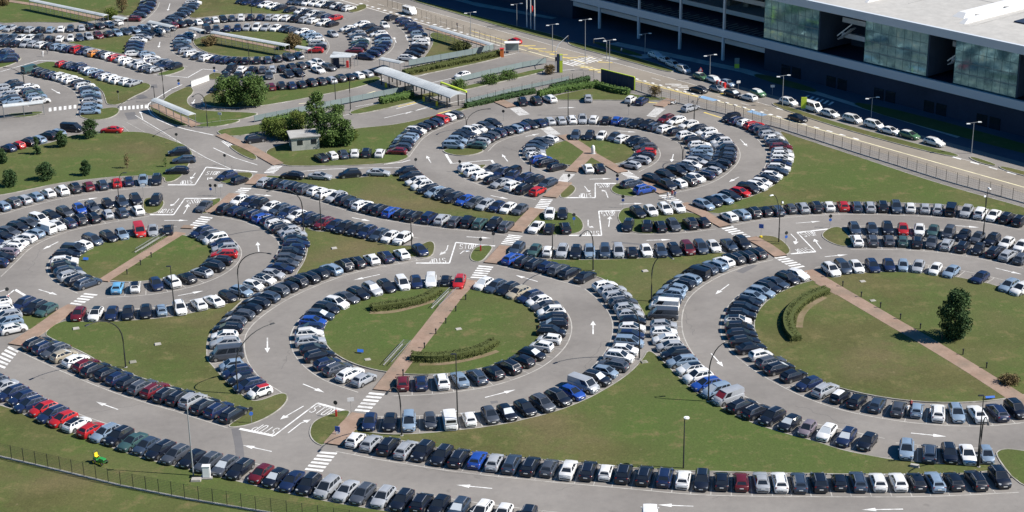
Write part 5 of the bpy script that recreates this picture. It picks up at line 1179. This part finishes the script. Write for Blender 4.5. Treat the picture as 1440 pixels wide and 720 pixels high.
# ---- ride-on mower
b = G(141, 652); b.z = .1; t = thing('ride_on_mower', b, 'green and yellow ride-on mower on the grass by the mesh fence', 'lawn mower', None, R(-35))
MB().box((.55, 0, .62), (.95, .62, .42), 0, None, .86).box((-.05, 0, .42), (.8, .7, .12)).box((-.55, 0, .6), (.65, .85, .28), 0, None, .9).obj('body', M['green'], t, 40)
MB().box((-.45, 0, .82), (.5, .52, .12)).box((-.68, 0, 1.08), (.12, .5, .45)).obj('seat', M['yel'], t); MB().tube([(.1, 0, .55), (-.02, 0, 1.0)], .025, 6).disc((-.03, 0, 1.02), Vector((-.4, 0, 1)), .2, .03, 12).obj('steering_wheel', M['dark'], t)
MB().box((.0, 0, .2), (1.0, 1.15, .14), 0, None, .9).obj('cutting_deck', M['yel'], t); MB().box((1.03, 0, .6), (.03, .5, .25)).obj('grille', M['dark'], t)
for x_, r_, w_ in ((.75, .2, .16), (-.55, .28, .26)):
    for s in (-1, 1): o = MB().disc((0, 0, 0), (0, 1, 0), r_, w_, 14, 0).disc((0, s*w_*.45, 0), (0, 1, 0), r_*.55, .04, 10, 1).obj('wheel', [M['tyre'], M['yel']], t, 40, (x_, s*.5, r_))
MB().tube([(-.72, -.35, .6), (-.8, -.35, 1.55), (-.8, .35, 1.55), (-.72, .35, .6)], .03, 6).obj('roll_bar', M['dark'], t)
# ---- plants
def leaves(blobs, n, size, seed, flat=.0):
    "leaf-sized quads scattered through clumps; returns a mesh builder and a tint for each face"
    r = np.random.default_rng(seed); mb = MB(); tint = []
    vol = np.array([b[1][0]*b[1][1]*b[1][2] for b in blobs])**.67; vol /= vol.sum()
    pick = r.choice(len(blobs), n, p=vol); ct = r.random(len(blobs))
    d = r.normal(size=(n, 3)); d /= np.linalg.norm(d, axis=1)[:, None]; rad = r.random(n)**.45
    A = r.normal(size=(n, 3)); A /= np.linalg.norm(A, axis=1)[:, None]; Bv = np.cross(A, r.normal(size=(n, 3))); Bv /= np.linalg.norm(Bv, axis=1)[:, None]
    sz = size*(.6+.8*r.random(n))
    for i in range(n):
        c, rr = blobs[pick[i]]
        p = np.array(c)+d[i]*np.array(rr)*rad[i]
        if p[2] < .03: continue
        a, b_ = A[i]*sz[i], Bv[i]*sz[i]*.7
        mb.add([p-a, p-b_*.8, p+a, p+b_], [(0, 1, 2, 3)]); tint.append(min(1, max(0, .55*ct[pick[i]]+.45*r.random())))
    return mb, tint
def leafobj(name, mb, tint, m, parent=None, loc=None):
    o = mb.obj(name, M[m], parent, None, loc); at = o.data.attributes.new('tint', 'FLOAT', 'FACE'); at.data.foreach_set('value', tint); return o
def tree(bx, h, w_, m, lab, seed, kind='round', n=2600, leaf=.17, grp=None, cat='tree', z0=.15):
    b = G(*bx); t = thing('bush' if cat == 'bush' else 'tree', b, lab, cat, grp); r = random.Random(seed); th = h*z0
    bl = []
    nb = 80 if kind != 'cone' else 46
    for i in range(nb):
        a = r.uniform(0, 6.283); v = r.random()
        if kind == 'cone': z = th + (h-th)*(v**1.15); rad = w_/2*(1-.75*((z-th)/(h-th)))*(.45+.55*min(1, (z-th)/(.12*h)+.4)); q = rad*r.uniform(.1, .75)
        elif kind == 'oval': z = th + (h-th)*v; e = math.sin(math.pi*min(1, max(.06, v*.92+.06)))**.6; rad = w_/2*e; q = rad*r.uniform(.2, .8)
        else: z = th+(h-th)*(.12+.8*v); e = math.sqrt(max(.08, 1-((z-th)/(h-th)*2-1)**2)); rad = w_/2*e; q = rad*r.uniform(.2, .85)
        s = w_*(r.uniform(.12, .20) if i % 4 else r.uniform(.05, .09)); q *= (1 if i % 4 else 1.22); bl.append(((math.cos(a)*q, math.sin(a)*q, min(z, h-s*.5)), (s, s, s*r.uniform(.7, 1.0))))
    mb, ti = leaves(bl, int(n*1.7), leaf*.8, seed); leafobj('crown', mb, ti, m, t)
    tr = MB().tube([(0, 0, 0), (w_*.01, 0, th), (w_*.02, -.02, h*.5), (0, .03, h*.82)], [w_*.05+.03, w_*.04+.02, w_*.025, .02], 8)
    for i in range(5):
        a = i*1.25+r.random(); z = h*(.25+.1*i); tr.tube([(0, 0, z), (math.cos(a)*w_*.16, math.sin(a)*w_*.16, z+h*.1), (math.cos(a)*w_*.3, math.sin(a)*w_*.3, z+h*.16)], [w_*.022, w_*.014, .015], 6)
    tr.obj('trunk', M['wood'], t, 50); return t
tree((1341, 477), 7.7, 5.7, 'leaf_dark', 'single dark green tree beside the right ring path', 77, 'oval', 8500, .17, z0=.04)
tree((322, 150), 6.6, 7.2, 'leaf_mid', 'left tree of the dense round pair inside the loop road', 4, 'round', 4600, .22, 'trees inside the loop road', z0=.05); tree((357, 149), 6.8, 7.4, 'leaf_mid', 'right tree of the dense round pair inside the loop road', 5, 'round', 4600, .22, 'trees inside the loop road', z0=.05)
tree((447, 196), 9.8, 6.0, 'leaf_mid', 'tallest tree behind the concrete hut', 6, 'oval', 4600, .2, 'trees around the hut', z0=.05); tree((468, 205), 6.6, 6.8, 'leaf_mid', 'broad tree directly right of the concrete hut', 7, 'oval', 4800, .2, 'trees around the hut', z0=.03)
tree((486, 205), 5.4, 4.4, 'leaf_mid', 'rightmost tree of the clump by the hut', 8, 'oval', 3000, .18, 'trees around the hut', z0=.03); tree((404, 195), 4.2, 6.6, 'leaf_lime', 'pale green shrub tree left of the hut', 9, 'round', 3200, .17, 'trees around the hut', z0=.05)
tree((383, 190), 3.4, 5.6, 'leaf_lime', 'low pale bush at the left end of the hut trees', 10, 'round', 2600, .16, 'trees around the hut', 'bush', .04); tree((419, 184), 4.4, 4.4, 'leaf_lime', 'yellow green tree just behind the hut roof', 12, 'round', 2400, .16, 'trees around the hut', z0=.05)
tree((497, 198), 2.4, 2.4, 'leaf_lime', 'small yellow bush at the right end of the hut trees', 13, 'round', 900, .14, 'trees around the hut', 'bush', .04)
for i, (bx, h, w_, m, kd, n, lab) in enumerate([((14, 263), 3.2, 3.5, 'leaf_dark', 'oval', 2600, 'clipped tree at the lower left corner of the upper lawn'), ((65, 253), 3.4, 3.9, 'leaf_dark', 'oval', 2800, 'broad clipped tree above the white hatchbacks on the upper lawn'),
    ((121, 247), 3.0, 2.5, 'leaf_dark', 'oval', 1700, 'small clipped tree in the middle of the upper left lawn'), ((53, 217), 3.7, 2.1, 'leaf_dark', 'cone', 1200, 'slender clipped tree at the upper edge of the upper left lawn'),
    ((87, 207), 3.5, 2.8, 'leaf_dark', 'oval', 2200, 'clipped tree between two others at the lawn edge'), ((128, 194), 4.0, 3.6, 'leaf_dark', 'round', 2600, 'dense round tree in front of the black van'),
    ((4, 230), 3.0, 2.6, 'leaf_dark', 'oval', 1900, 'clipped tree cut by the left picture edge')]): tree(bx, h, w_, m, lab, 20+i, kd, n, .15, 'clipped trees on the upper left lawn', z0=.06)
tree((179, 237), 3.1, 1.4, 'leaf_brown', 'thin half bare tree on the upper left lawn', 30, 'oval', 260, .12, z0=.2); tree((233, 235), 1.9, 1.0, 'leaf_mid', 'tiny sapling at the right of the upper left lawn', 31, 'oval', 160, .1, z0=.3)
tree((296, 64), 2.2, 4.6, 'leaf_brown', 'brown bush at the left end of the far ring lawn', 32, 'round', 1500, .18, None, 'bush', .03); tree((412, 68), 3.6, 5.2, 'leaf_brown', 'brown tree beside the far covered walkway', 33, 'round', 1800, .2, z0=.1)
tree((398, 70), 1.8, 2.4, 'leaf_mid', 'dark green bush under the brown far tree', 34, 'round', 700, .16, None, 'bush', .04); tree((157, 28), 3.2, 4.2, 'leaf_lime', 'yellow green tree at the end of the far walkway', 35, 'round', 1700, .18, z0=.1)
tree((172, 18), 4.6, 4.0, 'leaf_brown', 'thin brown tree on the far upper left lawn', 36, 'oval', 700, .18, z0=.15); tree((1419, 540), 1.3, 3.4, 'leaf_brown', 'low brown bush at the right end of the brick path', 37, 'round', 1200, .13, None, 'bush', .02)
tree((648, 70), 1.8, 6.0, 'leaf_hedge', 'low dark bush on the far lawn by the avenue walkway', 38, 'round', 1500, .18, None, 'bush', .03); tree((4, 8), 2.6, 4.5, 'leaf_brown', 'brown bush at the top left corner', 39, 'round', 1000, .2, None, 'bush', .05)
tree((773, 104), 2.2, 3.4, 'leaf_brown', 'brown bush at the foot of the lime totem', 40, 'round', 900, .15, None, 'bush', .05); tree((921, 136), 2.4, 3.0, 'leaf_brown', 'bare brown bush at the avenue fence', 41, 'round', 700, .15, None, 'bush', .05)
for bx, w_, lab in [((475, 160), 3.8, 'round green bush in the strip below the curved lamp'), ((645, 124), 4.6, 'round bush just right of the toll canopy'), ((690, 117), 5.2, 'round bush in the median below the far lamp'), ((714, 111), 5.2, 'rightmost round bush of the toll median')]: tree(bx, 1.9, w_, 'leaf_mid', lab, int(bx[0]), 'round', 1300, .16, 'round bushes in the toll median', 'bush', .03)
def hedge(s, wd, h, m, lab, seed, dens=110, leaf=.09):
    ps = chaikin(pts(s), 2, False); o = ps[0]; r = np.random.default_rng(seed); bl = []
    for a, b in zip(ps, ps[1:]):
        d = b-a; k = max(1, int(d.length/.35)); y = Z.cross(d.normalized())
        for i in range(k):
            for u in (-.27, 0, .27):
                c = a + d*((i+r.random()*.8)/k) - o + y*(u*wd); hh = h*((.40 if u else .50)+.06*r.random())*(.86 if u else 1)
                bl.append(((c.x, c.y, hh*(.95 if u else 1.05)), (.42, wd*.31, hh*(1.0+.12*r.random()))))
    L = sum((b-a).length for a, b in zip(ps, ps[1:])); n = int(L*(wd+2*h)*dens)
    mb, ti = leaves(bl, min(n, 9000), leaf, seed); core = MB()
    for a, b in zip(ps, ps[1:]): mb.bar(a-o+Z*h*.40, b-o+Z*h*.40, wd*.60, h*.80); ti += [.35]*6
    tag(leafobj('hedge', mb, ti, m, None, o), lab, 'hedge')
hedge("523,437 545,434 575,430 598,424 616,412", 2.5, 1.3, 'leaf_hedge', 'curved hedge at the top of the central ring lawn', 51); hedge("580,506 610,508 645,504 675,497 695,485", 2.5, 1.35, 'leaf_hedge', 'curved hedge right of the path in the central ring', 52)
hedge("1162,412 1138,420 1116,436 1107,452 1110,470 1120,481", 2.6, 1.3, 'leaf_hedge', 'curved hedge inside the left half of the right ring', 53)
hedge("568,106 610,97 655,88 704,78", 2.4, 1.6, 'leaf_hedge', 'long clipped hedge along the upper toll road', 54, 40, .18); hedge("536,146 560,141 580,137", 2.6, 1.7, 'leaf_mid', 'short rounded hedge left of the toll canopy columns', 55, 50, .18)
hedge("757,137 785,130 812,126 838,123", 2.2, 1.7, 'leaf_mid', 'hedge along the gate lawn, left part', 56, 50, .17); hedge("836,122 850,126 868,131 884,133", 2.4, 1.6, 'leaf_mid', 'hedge along the gate lawn in front of the panel fence', 57, 50, .17)
hedge("655,152 690,144 725,136 752,131", 1.6, 1.3, 'leaf_dark', 'dark hedge behind the toll exit fence', 58, 50, .17); hedge("775,126 800,120 828,113", 1.8, 1.3, 'leaf_dark', 'dark hedge strip below the toll exit road', 59, 50, .17)
hedge("372,176 400,170 430,166", 2.2, 1.6, 'leaf_mid', 'hedge left of the hut trees beside the toll road', 60, 50, .17)
# ---- people
def person(bx, lab, shirt, trousers, face, stride=.0, h=1.72, seed=0):
    b = G(*bx); r = random.Random(seed); s = h/1.72
    J = {'pelvis': (0, 0, .95), 'belly': (0, .01, 1.12), 'chest': (0, 0, 1.32), 'neck': (0, .0, 1.48), 'head0': (0, .02, 1.56), 'head1': (0, .02, 1.66)}
    rad = {'pelvis': (.155, .11), 'belly': (.14, .10), 'chest': (.17, .115), 'neck': (.06, .06), 'head0': (.085, .095), 'head1': (.07, .08)}
    E_ = [('pelvis', 'belly'), ('belly', 'chest'), ('chest', 'neck'), ('neck', 'head0'), ('head0', 'head1')]
    for q, sg in (('l', 1), ('r', -1)):
        f = stride*sg
        J.update({q+'hip': (sg*.10, 0, .88), q+'knee': (sg*.105, f*.5+.03, .50), q+'ankle': (sg*.105, f-.02, .09), q+'toe': (sg*.12, f+.15, .04),
                  q+'sho': (sg*.19, 0, 1.41), q+'elb': (sg*.25, -f*.35, 1.14), q+'wri': (sg*.25, -f*.6+.10, .90), q+'hand': (sg*.25, -f*.65+.13, .82)})
        rad.update({q+'hip': (.09, .095), q+'knee': (.06, .065), q+'ankle': (.045, .05), q+'toe': (.04, .035), q+'sho': (.065, .065), q+'elb': (.045, .045), q+'wri': (.032, .03), q+'hand': (.038, .03)})
        E_ += [('pelvis', q+'hip'), (q+'hip', q+'knee'), (q+'knee', q+'ankle'), (q+'ankle', q+'toe'), ('chest', q+'sho'), (q+'sho', q+'elb'), (q+'elb', q+'wri'), (q+'wri', q+'hand')]
    names = list(J); bm = bmesh.new(); sk = bm.verts.layers.skin.verify(); vv = {}
    for q in names:
        v = bm.verts.new(Vector(J[q])*s); v[sk].radius = tuple(x_*s for x_ in rad[q]); v[sk].use_root = q == 'pelvis'; vv[q] = v
    for a, c in E_: bm.edges.new((vv[a], vv[c]))
    me = bpy.data.meshes.new('person'); bm.to_mesh(me); bm.free(); o = bpy.data.objects.new('tmp', me); COL.objects.link(o)
    o.modifiers.new('s', 'SKIN'); sb = o.modifiers.new('d', 'SUBSURF'); sb.levels = 1; sb.render_levels = 1
    dg = bpy.context.evaluated_depsgraph_get(); m2 = bpy.data.meshes.new_from_object(o.evaluated_get(dg)); bpy.data.objects.remove(o)
    p = link('person', m2, None, b); p.rotation_euler = (0, 0, face)
    for c in (M['skin'], shirt, trousers, M['hair'], M['dark']): m2.materials.append(c)
    for f in m2.polygons:
        z = f.center.z/s; x_ = abs(f.center.x)/s; f.use_smooth = True
        f.material_index = 3 if z > 1.64 or (z > 1.56 and f.center.y < -.02) else 0 if z > 1.46 or (x_ > .19 and z < 1.16) else 1 if z > .93 else 4 if z < .08 else 2
    return tag(p, lab, 'person', 'people on foot')
ctop = [mat('white_cotton', (.7, .7, .7), .8), mat('blue_cotton', (.08, .14, .32), .8), mat('red_cotton', (.4, .06, .06), .8), mat('jeans', (.04, .06, .13), .85), mat('grey_cloth', (.12, .12, .13), .85), mat('pale_cloth', (.5, .45, .38), .85)]
for i, (bx, lab, sh, tr, fc, st) in enumerate([((939, 281), 'person in a white top, leftmost of three on the zebra crossing', 0, 5, 2.4, .18), ((945, 279), 'person in a red top, middle of three on the zebra crossing', 2, 3, 2.5, .2), ((949, 280), 'person in a blue top, rightmost of three on the zebra crossing', 1, 4, 2.6, .15),
    ((1276, 584), 'person in a white top standing between grey and pale blue cars', 0, 5, .4, .05), ((1280, 577), 'person in a red top behind the one in white between two cars', 2, 3, 3.0, .05), ((1307, 588), 'person in a white top and jeans beside the white estate car', 0, 3, 1.5, .1),
    ((61, 80), 'person in white walking on the far left road', 0, 0, .5, .2), ((67, 76), 'person in dark clothes walking on the far left road', 4, 4, .8, .2), ((426, 112), 'person in dark clothes on the far car park beside a black car', 4, 3, 1, .15),
    ((874, 76), 'person in white at the shaded edge of the avenue', 0, 3, 1, .1), ((643, 40), 'person standing on the avenue pavement behind the mesh fence', 4, 4, 1, .1)]): person(bx, lab, ctop[sh], ctop[tr], fc, st, 1.74, i)
b = G(947, 147); t = thing('motor_scooter', b, 'white motor scooter parked at the gate by the avenue fence', 'scooter', None, R(25))
MB().box((-.35, 0, .62), (.7, .3, .28), 0, None, .8).box((.45, 0, .6), (.12, .38, .6)).box((.1, 0, .3), (.5, .28, .08)).obj('body', M['white'], t); MB().box((-.35, 0, .82), (.65, .28, .12)).obj('seat', M['dark'], t); MB().tube([(.45, 0, .8), (.4, 0, 1.05)], .03, 6).bar((.4, -.32, 1.05), (.4, .32, 1.05), .04, .04).obj('handlebar', M['dark'], t)
for x_ in (-.55, .6): MB().disc((0, 0, 0), (0, 1, 0), .24, .12, 14).obj('wheel', M['tyre'], t, 40, (x_, 0, .24))

# ------------------------------------------------------------------ big building on the far side of the avenue
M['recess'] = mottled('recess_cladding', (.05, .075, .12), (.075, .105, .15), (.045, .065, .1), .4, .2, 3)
M['mullion'] = mat('teal_mullion', (.10, .20, .21), .4)
T = thing('terminal_building', B(40, 0), 'huge white roofed building with glass boxes and dark ground floor beyond the avenue', 'building'); o = T.location.copy()
def bb(mb, s0, s1, n0, n1, z0, z1, mi=0):
    c = B((s0+s1)/2, (n0+n1)/2, (z0+z1)/2) - o; return mb.box(c, (s1-s0, n1-n0, z1-z0), mi, (A_, N_, Z))
S0, S1 = -150, 150
r = MB(); bb(r, S0, S1, -1.4, 95, 18.5, 19.2); r.obj('roof', M['roofwhite'], T)
r = MB(); bb(r, S0, S1, -2.2, -1.4, 17.65, 19.4); r.obj('fascia', M['beam'], T)
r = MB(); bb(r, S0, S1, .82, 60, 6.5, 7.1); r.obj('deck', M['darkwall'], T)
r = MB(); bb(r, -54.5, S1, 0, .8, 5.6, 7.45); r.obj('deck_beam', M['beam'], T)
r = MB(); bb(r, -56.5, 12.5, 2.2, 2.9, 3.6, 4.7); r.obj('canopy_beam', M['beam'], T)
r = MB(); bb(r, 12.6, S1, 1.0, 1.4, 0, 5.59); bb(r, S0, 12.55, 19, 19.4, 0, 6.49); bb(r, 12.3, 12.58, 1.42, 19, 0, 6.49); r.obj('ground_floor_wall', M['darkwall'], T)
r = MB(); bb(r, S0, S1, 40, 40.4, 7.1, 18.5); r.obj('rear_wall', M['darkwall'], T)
cm = MB(); bb_c = MB().box((0, 0, 2.8), (.55, .55, 5.6), 0, (A_, N_, Z)).mesh('lower_column', [M['beam']])
for k in range(4): link('column', bb_c, T, B(-43.6+14.53*k, .3)-o)
bb_u = MB().box((0, 0, 12.5), (.5, .5, 10.1), 0, (A_, N_, Z)).mesh('upper_column', [M['beam']])
for k in range(-1, 4): link('column', bb_u, T, B(-43.6+14.53*k, .45)-o)
for z0 in (8.3, 12.0):
    r = MB(); bb(r, -54, 12.0, 10, 10.5, z0, z0+1.1); bb(r, -54, 12.0, 10.51, 39.9, z0, z0+.35); r.obj('floor_slab', M['beam'], T)
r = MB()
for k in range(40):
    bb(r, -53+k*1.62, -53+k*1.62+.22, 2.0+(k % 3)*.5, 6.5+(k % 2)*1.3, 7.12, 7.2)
struct(r.obj('deck_light_streaks', M['screen'], T), 'stuff')  # thin bars added to imitate streaks of sunlight falling on the deck
r = MB()
for k in range(30):
    s = -52+k*2.15; z0 = 9.42 if k % 2 else 12.37
    c = B(s, 14+(k*37 % 9), z0+.65)-o; r.box(c, (1.8, 4.2, 1.2), 0, (A_, N_, Z), .8)
struct(r.obj('stored_goods', mottled('mixed_goods', (.08, .09, .09), (.25, .26, .24), (.35, .33, .28), .4, .25, 2), T), 'stuff')
# glass boxes
rg = random.Random(5)
for s0, s1 in ((12.2, 28.5), (41.7, 58.5), (65.5, 80.8), (92.5, 109), (120, 138)):
    r = MB(); bb(r, s0, s1, .9, 12, 7.6, 17.64); gb = r.obj('glass_box', M['glassgreen'], T)
    m_ = MB()
    n = int((s1-s0)/1.9)
    for i in range(n+1):
        s = s0+(s1-s0)*i/n; bb(m_, s-.025, s+.025, .86, .9, 7.6, 17.6)
    for z in (7.7, 10.0, 12.3, 14.7, 17.5): bb(m_, s0, s1, .85, .9, z-.04, z+.04)
    m_.obj('mullions', M['mullion'], gb)
    q = MB(); bb(q, s1+.01, s1+.3, 1.0, 12, 7.6, 17.6); q.obj('side_wall', M['recess'], T)
    # floors and lit panels seen behind the glass
    e = MB()
    for z in (10.15, 12.45):
        bb(e, s0+.2, s1-.2, .84, .848, z, z+.1)
    e.obj('floor_edge', M['screen'], gb)
for s0, s1 in ((28.8, 41.7), (58.8, 65.5), (81.1, 92.5), (109.3, 120)):
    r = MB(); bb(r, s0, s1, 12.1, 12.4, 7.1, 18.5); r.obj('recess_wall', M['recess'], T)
    for z in (10.4, 13.8):
        r = MB(); bb(r, s0+2.2, s1-.6, 6, 9.6, z, z+.28); bb(r, s0+2.2, s1-.6, 5.9, 6.0, z, z+1.1); r.obj('balcony', M['beam'], T)
    st = MB()
    for i in range(10): bb(st, s0+3.0+i*.38, s0+3.4+i*.38, 3.5, 5.2, 10.4+i*.32, 10.5+i*.32)
    st.bar(B(s0+3, 3.45, 11.2)-o, B(s0+7, 3.45, 14.5)-o, .08, .25); st.obj('stair', M['white'], T)
    r = MB(); bb(r, s0+1, s0+3.6, 11.9, 12.05, 13.2, 14.8); r.obj('window_band', M['lampglass'], T)
# people-sized clutter of a busy forecourt: doors and lit strips in the shaded ground floor
for k in range(9):
    s = 18+k*13.5
    r = MB(); bb(r, s, s+2.6, .9, .99, 0, 2.5); bb(r, s+3.2, s+5.8, .9, .99, 0, 2.5); r.obj('door', M['glass'], T)
for k in range(5):
    r = MB(); bb(r, -50+k*13, -42+k*13, 18.85, 18.98, .8, 3.2); r.obj('shop_window', M['glass'], T)
# roof ridges and joints
rr = MB()
for s, n0, n1, w_ in ((34, 8, 90, 2.2), (37.2, 6, 90, .8), (59.5, 9, 90, 3.0), (63.5, 5, 90, 1.4), (86, 9, 90, 3.0), (12, 8, 90, 2.2), (-20, 8, 90, 2.4)):
    q = [B(s-w_/2, n0, 19.21)-o, B(s+w_/2, n0, 19.21)-o, B(s+w_*.3, n0+1.6, 20.1)-o, B(s-w_*.3, n0+1.6, 20.1)-o, B(s-w_/2, n1, 19.21)-o, B(s+w_/2, n1, 19.21)-o, B(s+w_*.3, n1, 20.1)-o, B(s-w_*.3, n1, 20.1)-o]
    ob = MB().add(q, [(0, 1, 2, 3), (1, 5, 6, 2), (3, 2, 6, 7), (4, 0, 3, 7), (5, 4, 7, 6)]).obj('roof_ridge', M['white'], T)
    if w_ > 1.9:
        r = MB(); bb(r, s+w_/2+.6, s+w_/2+1.7, n0+3, n0+4.0, 19.21, 19.8); r.obj('roof_vent', M['concrete'], T)
        r = MB(); bb(r, s+w_/2+.6, s+w_/2+1.8, n0+13, n0+14.2, 19.21, 19.9); r.obj('roof_vent', M['concrete'], T)
r = MB(); bb(r, 70, 84, 14, 34, 19.21, 19.5); r.obj('roof_light', M['darkwall'], T)
r = MB(); bb(r, 44, 57, 26, 26.35, 19.21, 19.25); bb(r, 44, 44.3, 12, 26, 19.21, 19.25); bb(r, 66, 66.3, 5, 30, 19.21, 19.25); r.obj('roof_joint', M['concrete'], T)
T2 = thing('office_block', B(-100, 20), 'dark windowless block at the top edge beyond the flagpoles', 'building')
MB().box((0, 0, 8.5), (88, 36, 17), 0, (A_, N_, Z)).obj('wall', M['darkwall'], T2); MB().box((0, 0, 17.2), (89, 37, .4), 0, (A_, N_, Z)).obj('roof', M['roofwhite'], T2)

struct(PW.obj('road_markings', M['paint'])); struct(PF.obj('lane_markings', M['faded'])); struct(PY.obj('yellow_markings', M['yellow'])); struct(PB.obj('blue_markings', M['bluepaint'])); struct(PC.obj('cream_markings', M['creamline']))
struct(BAY.obj('bay_markings', M['faded'])); struct(GUT.obj('bay_edge_markings', M['faded']))
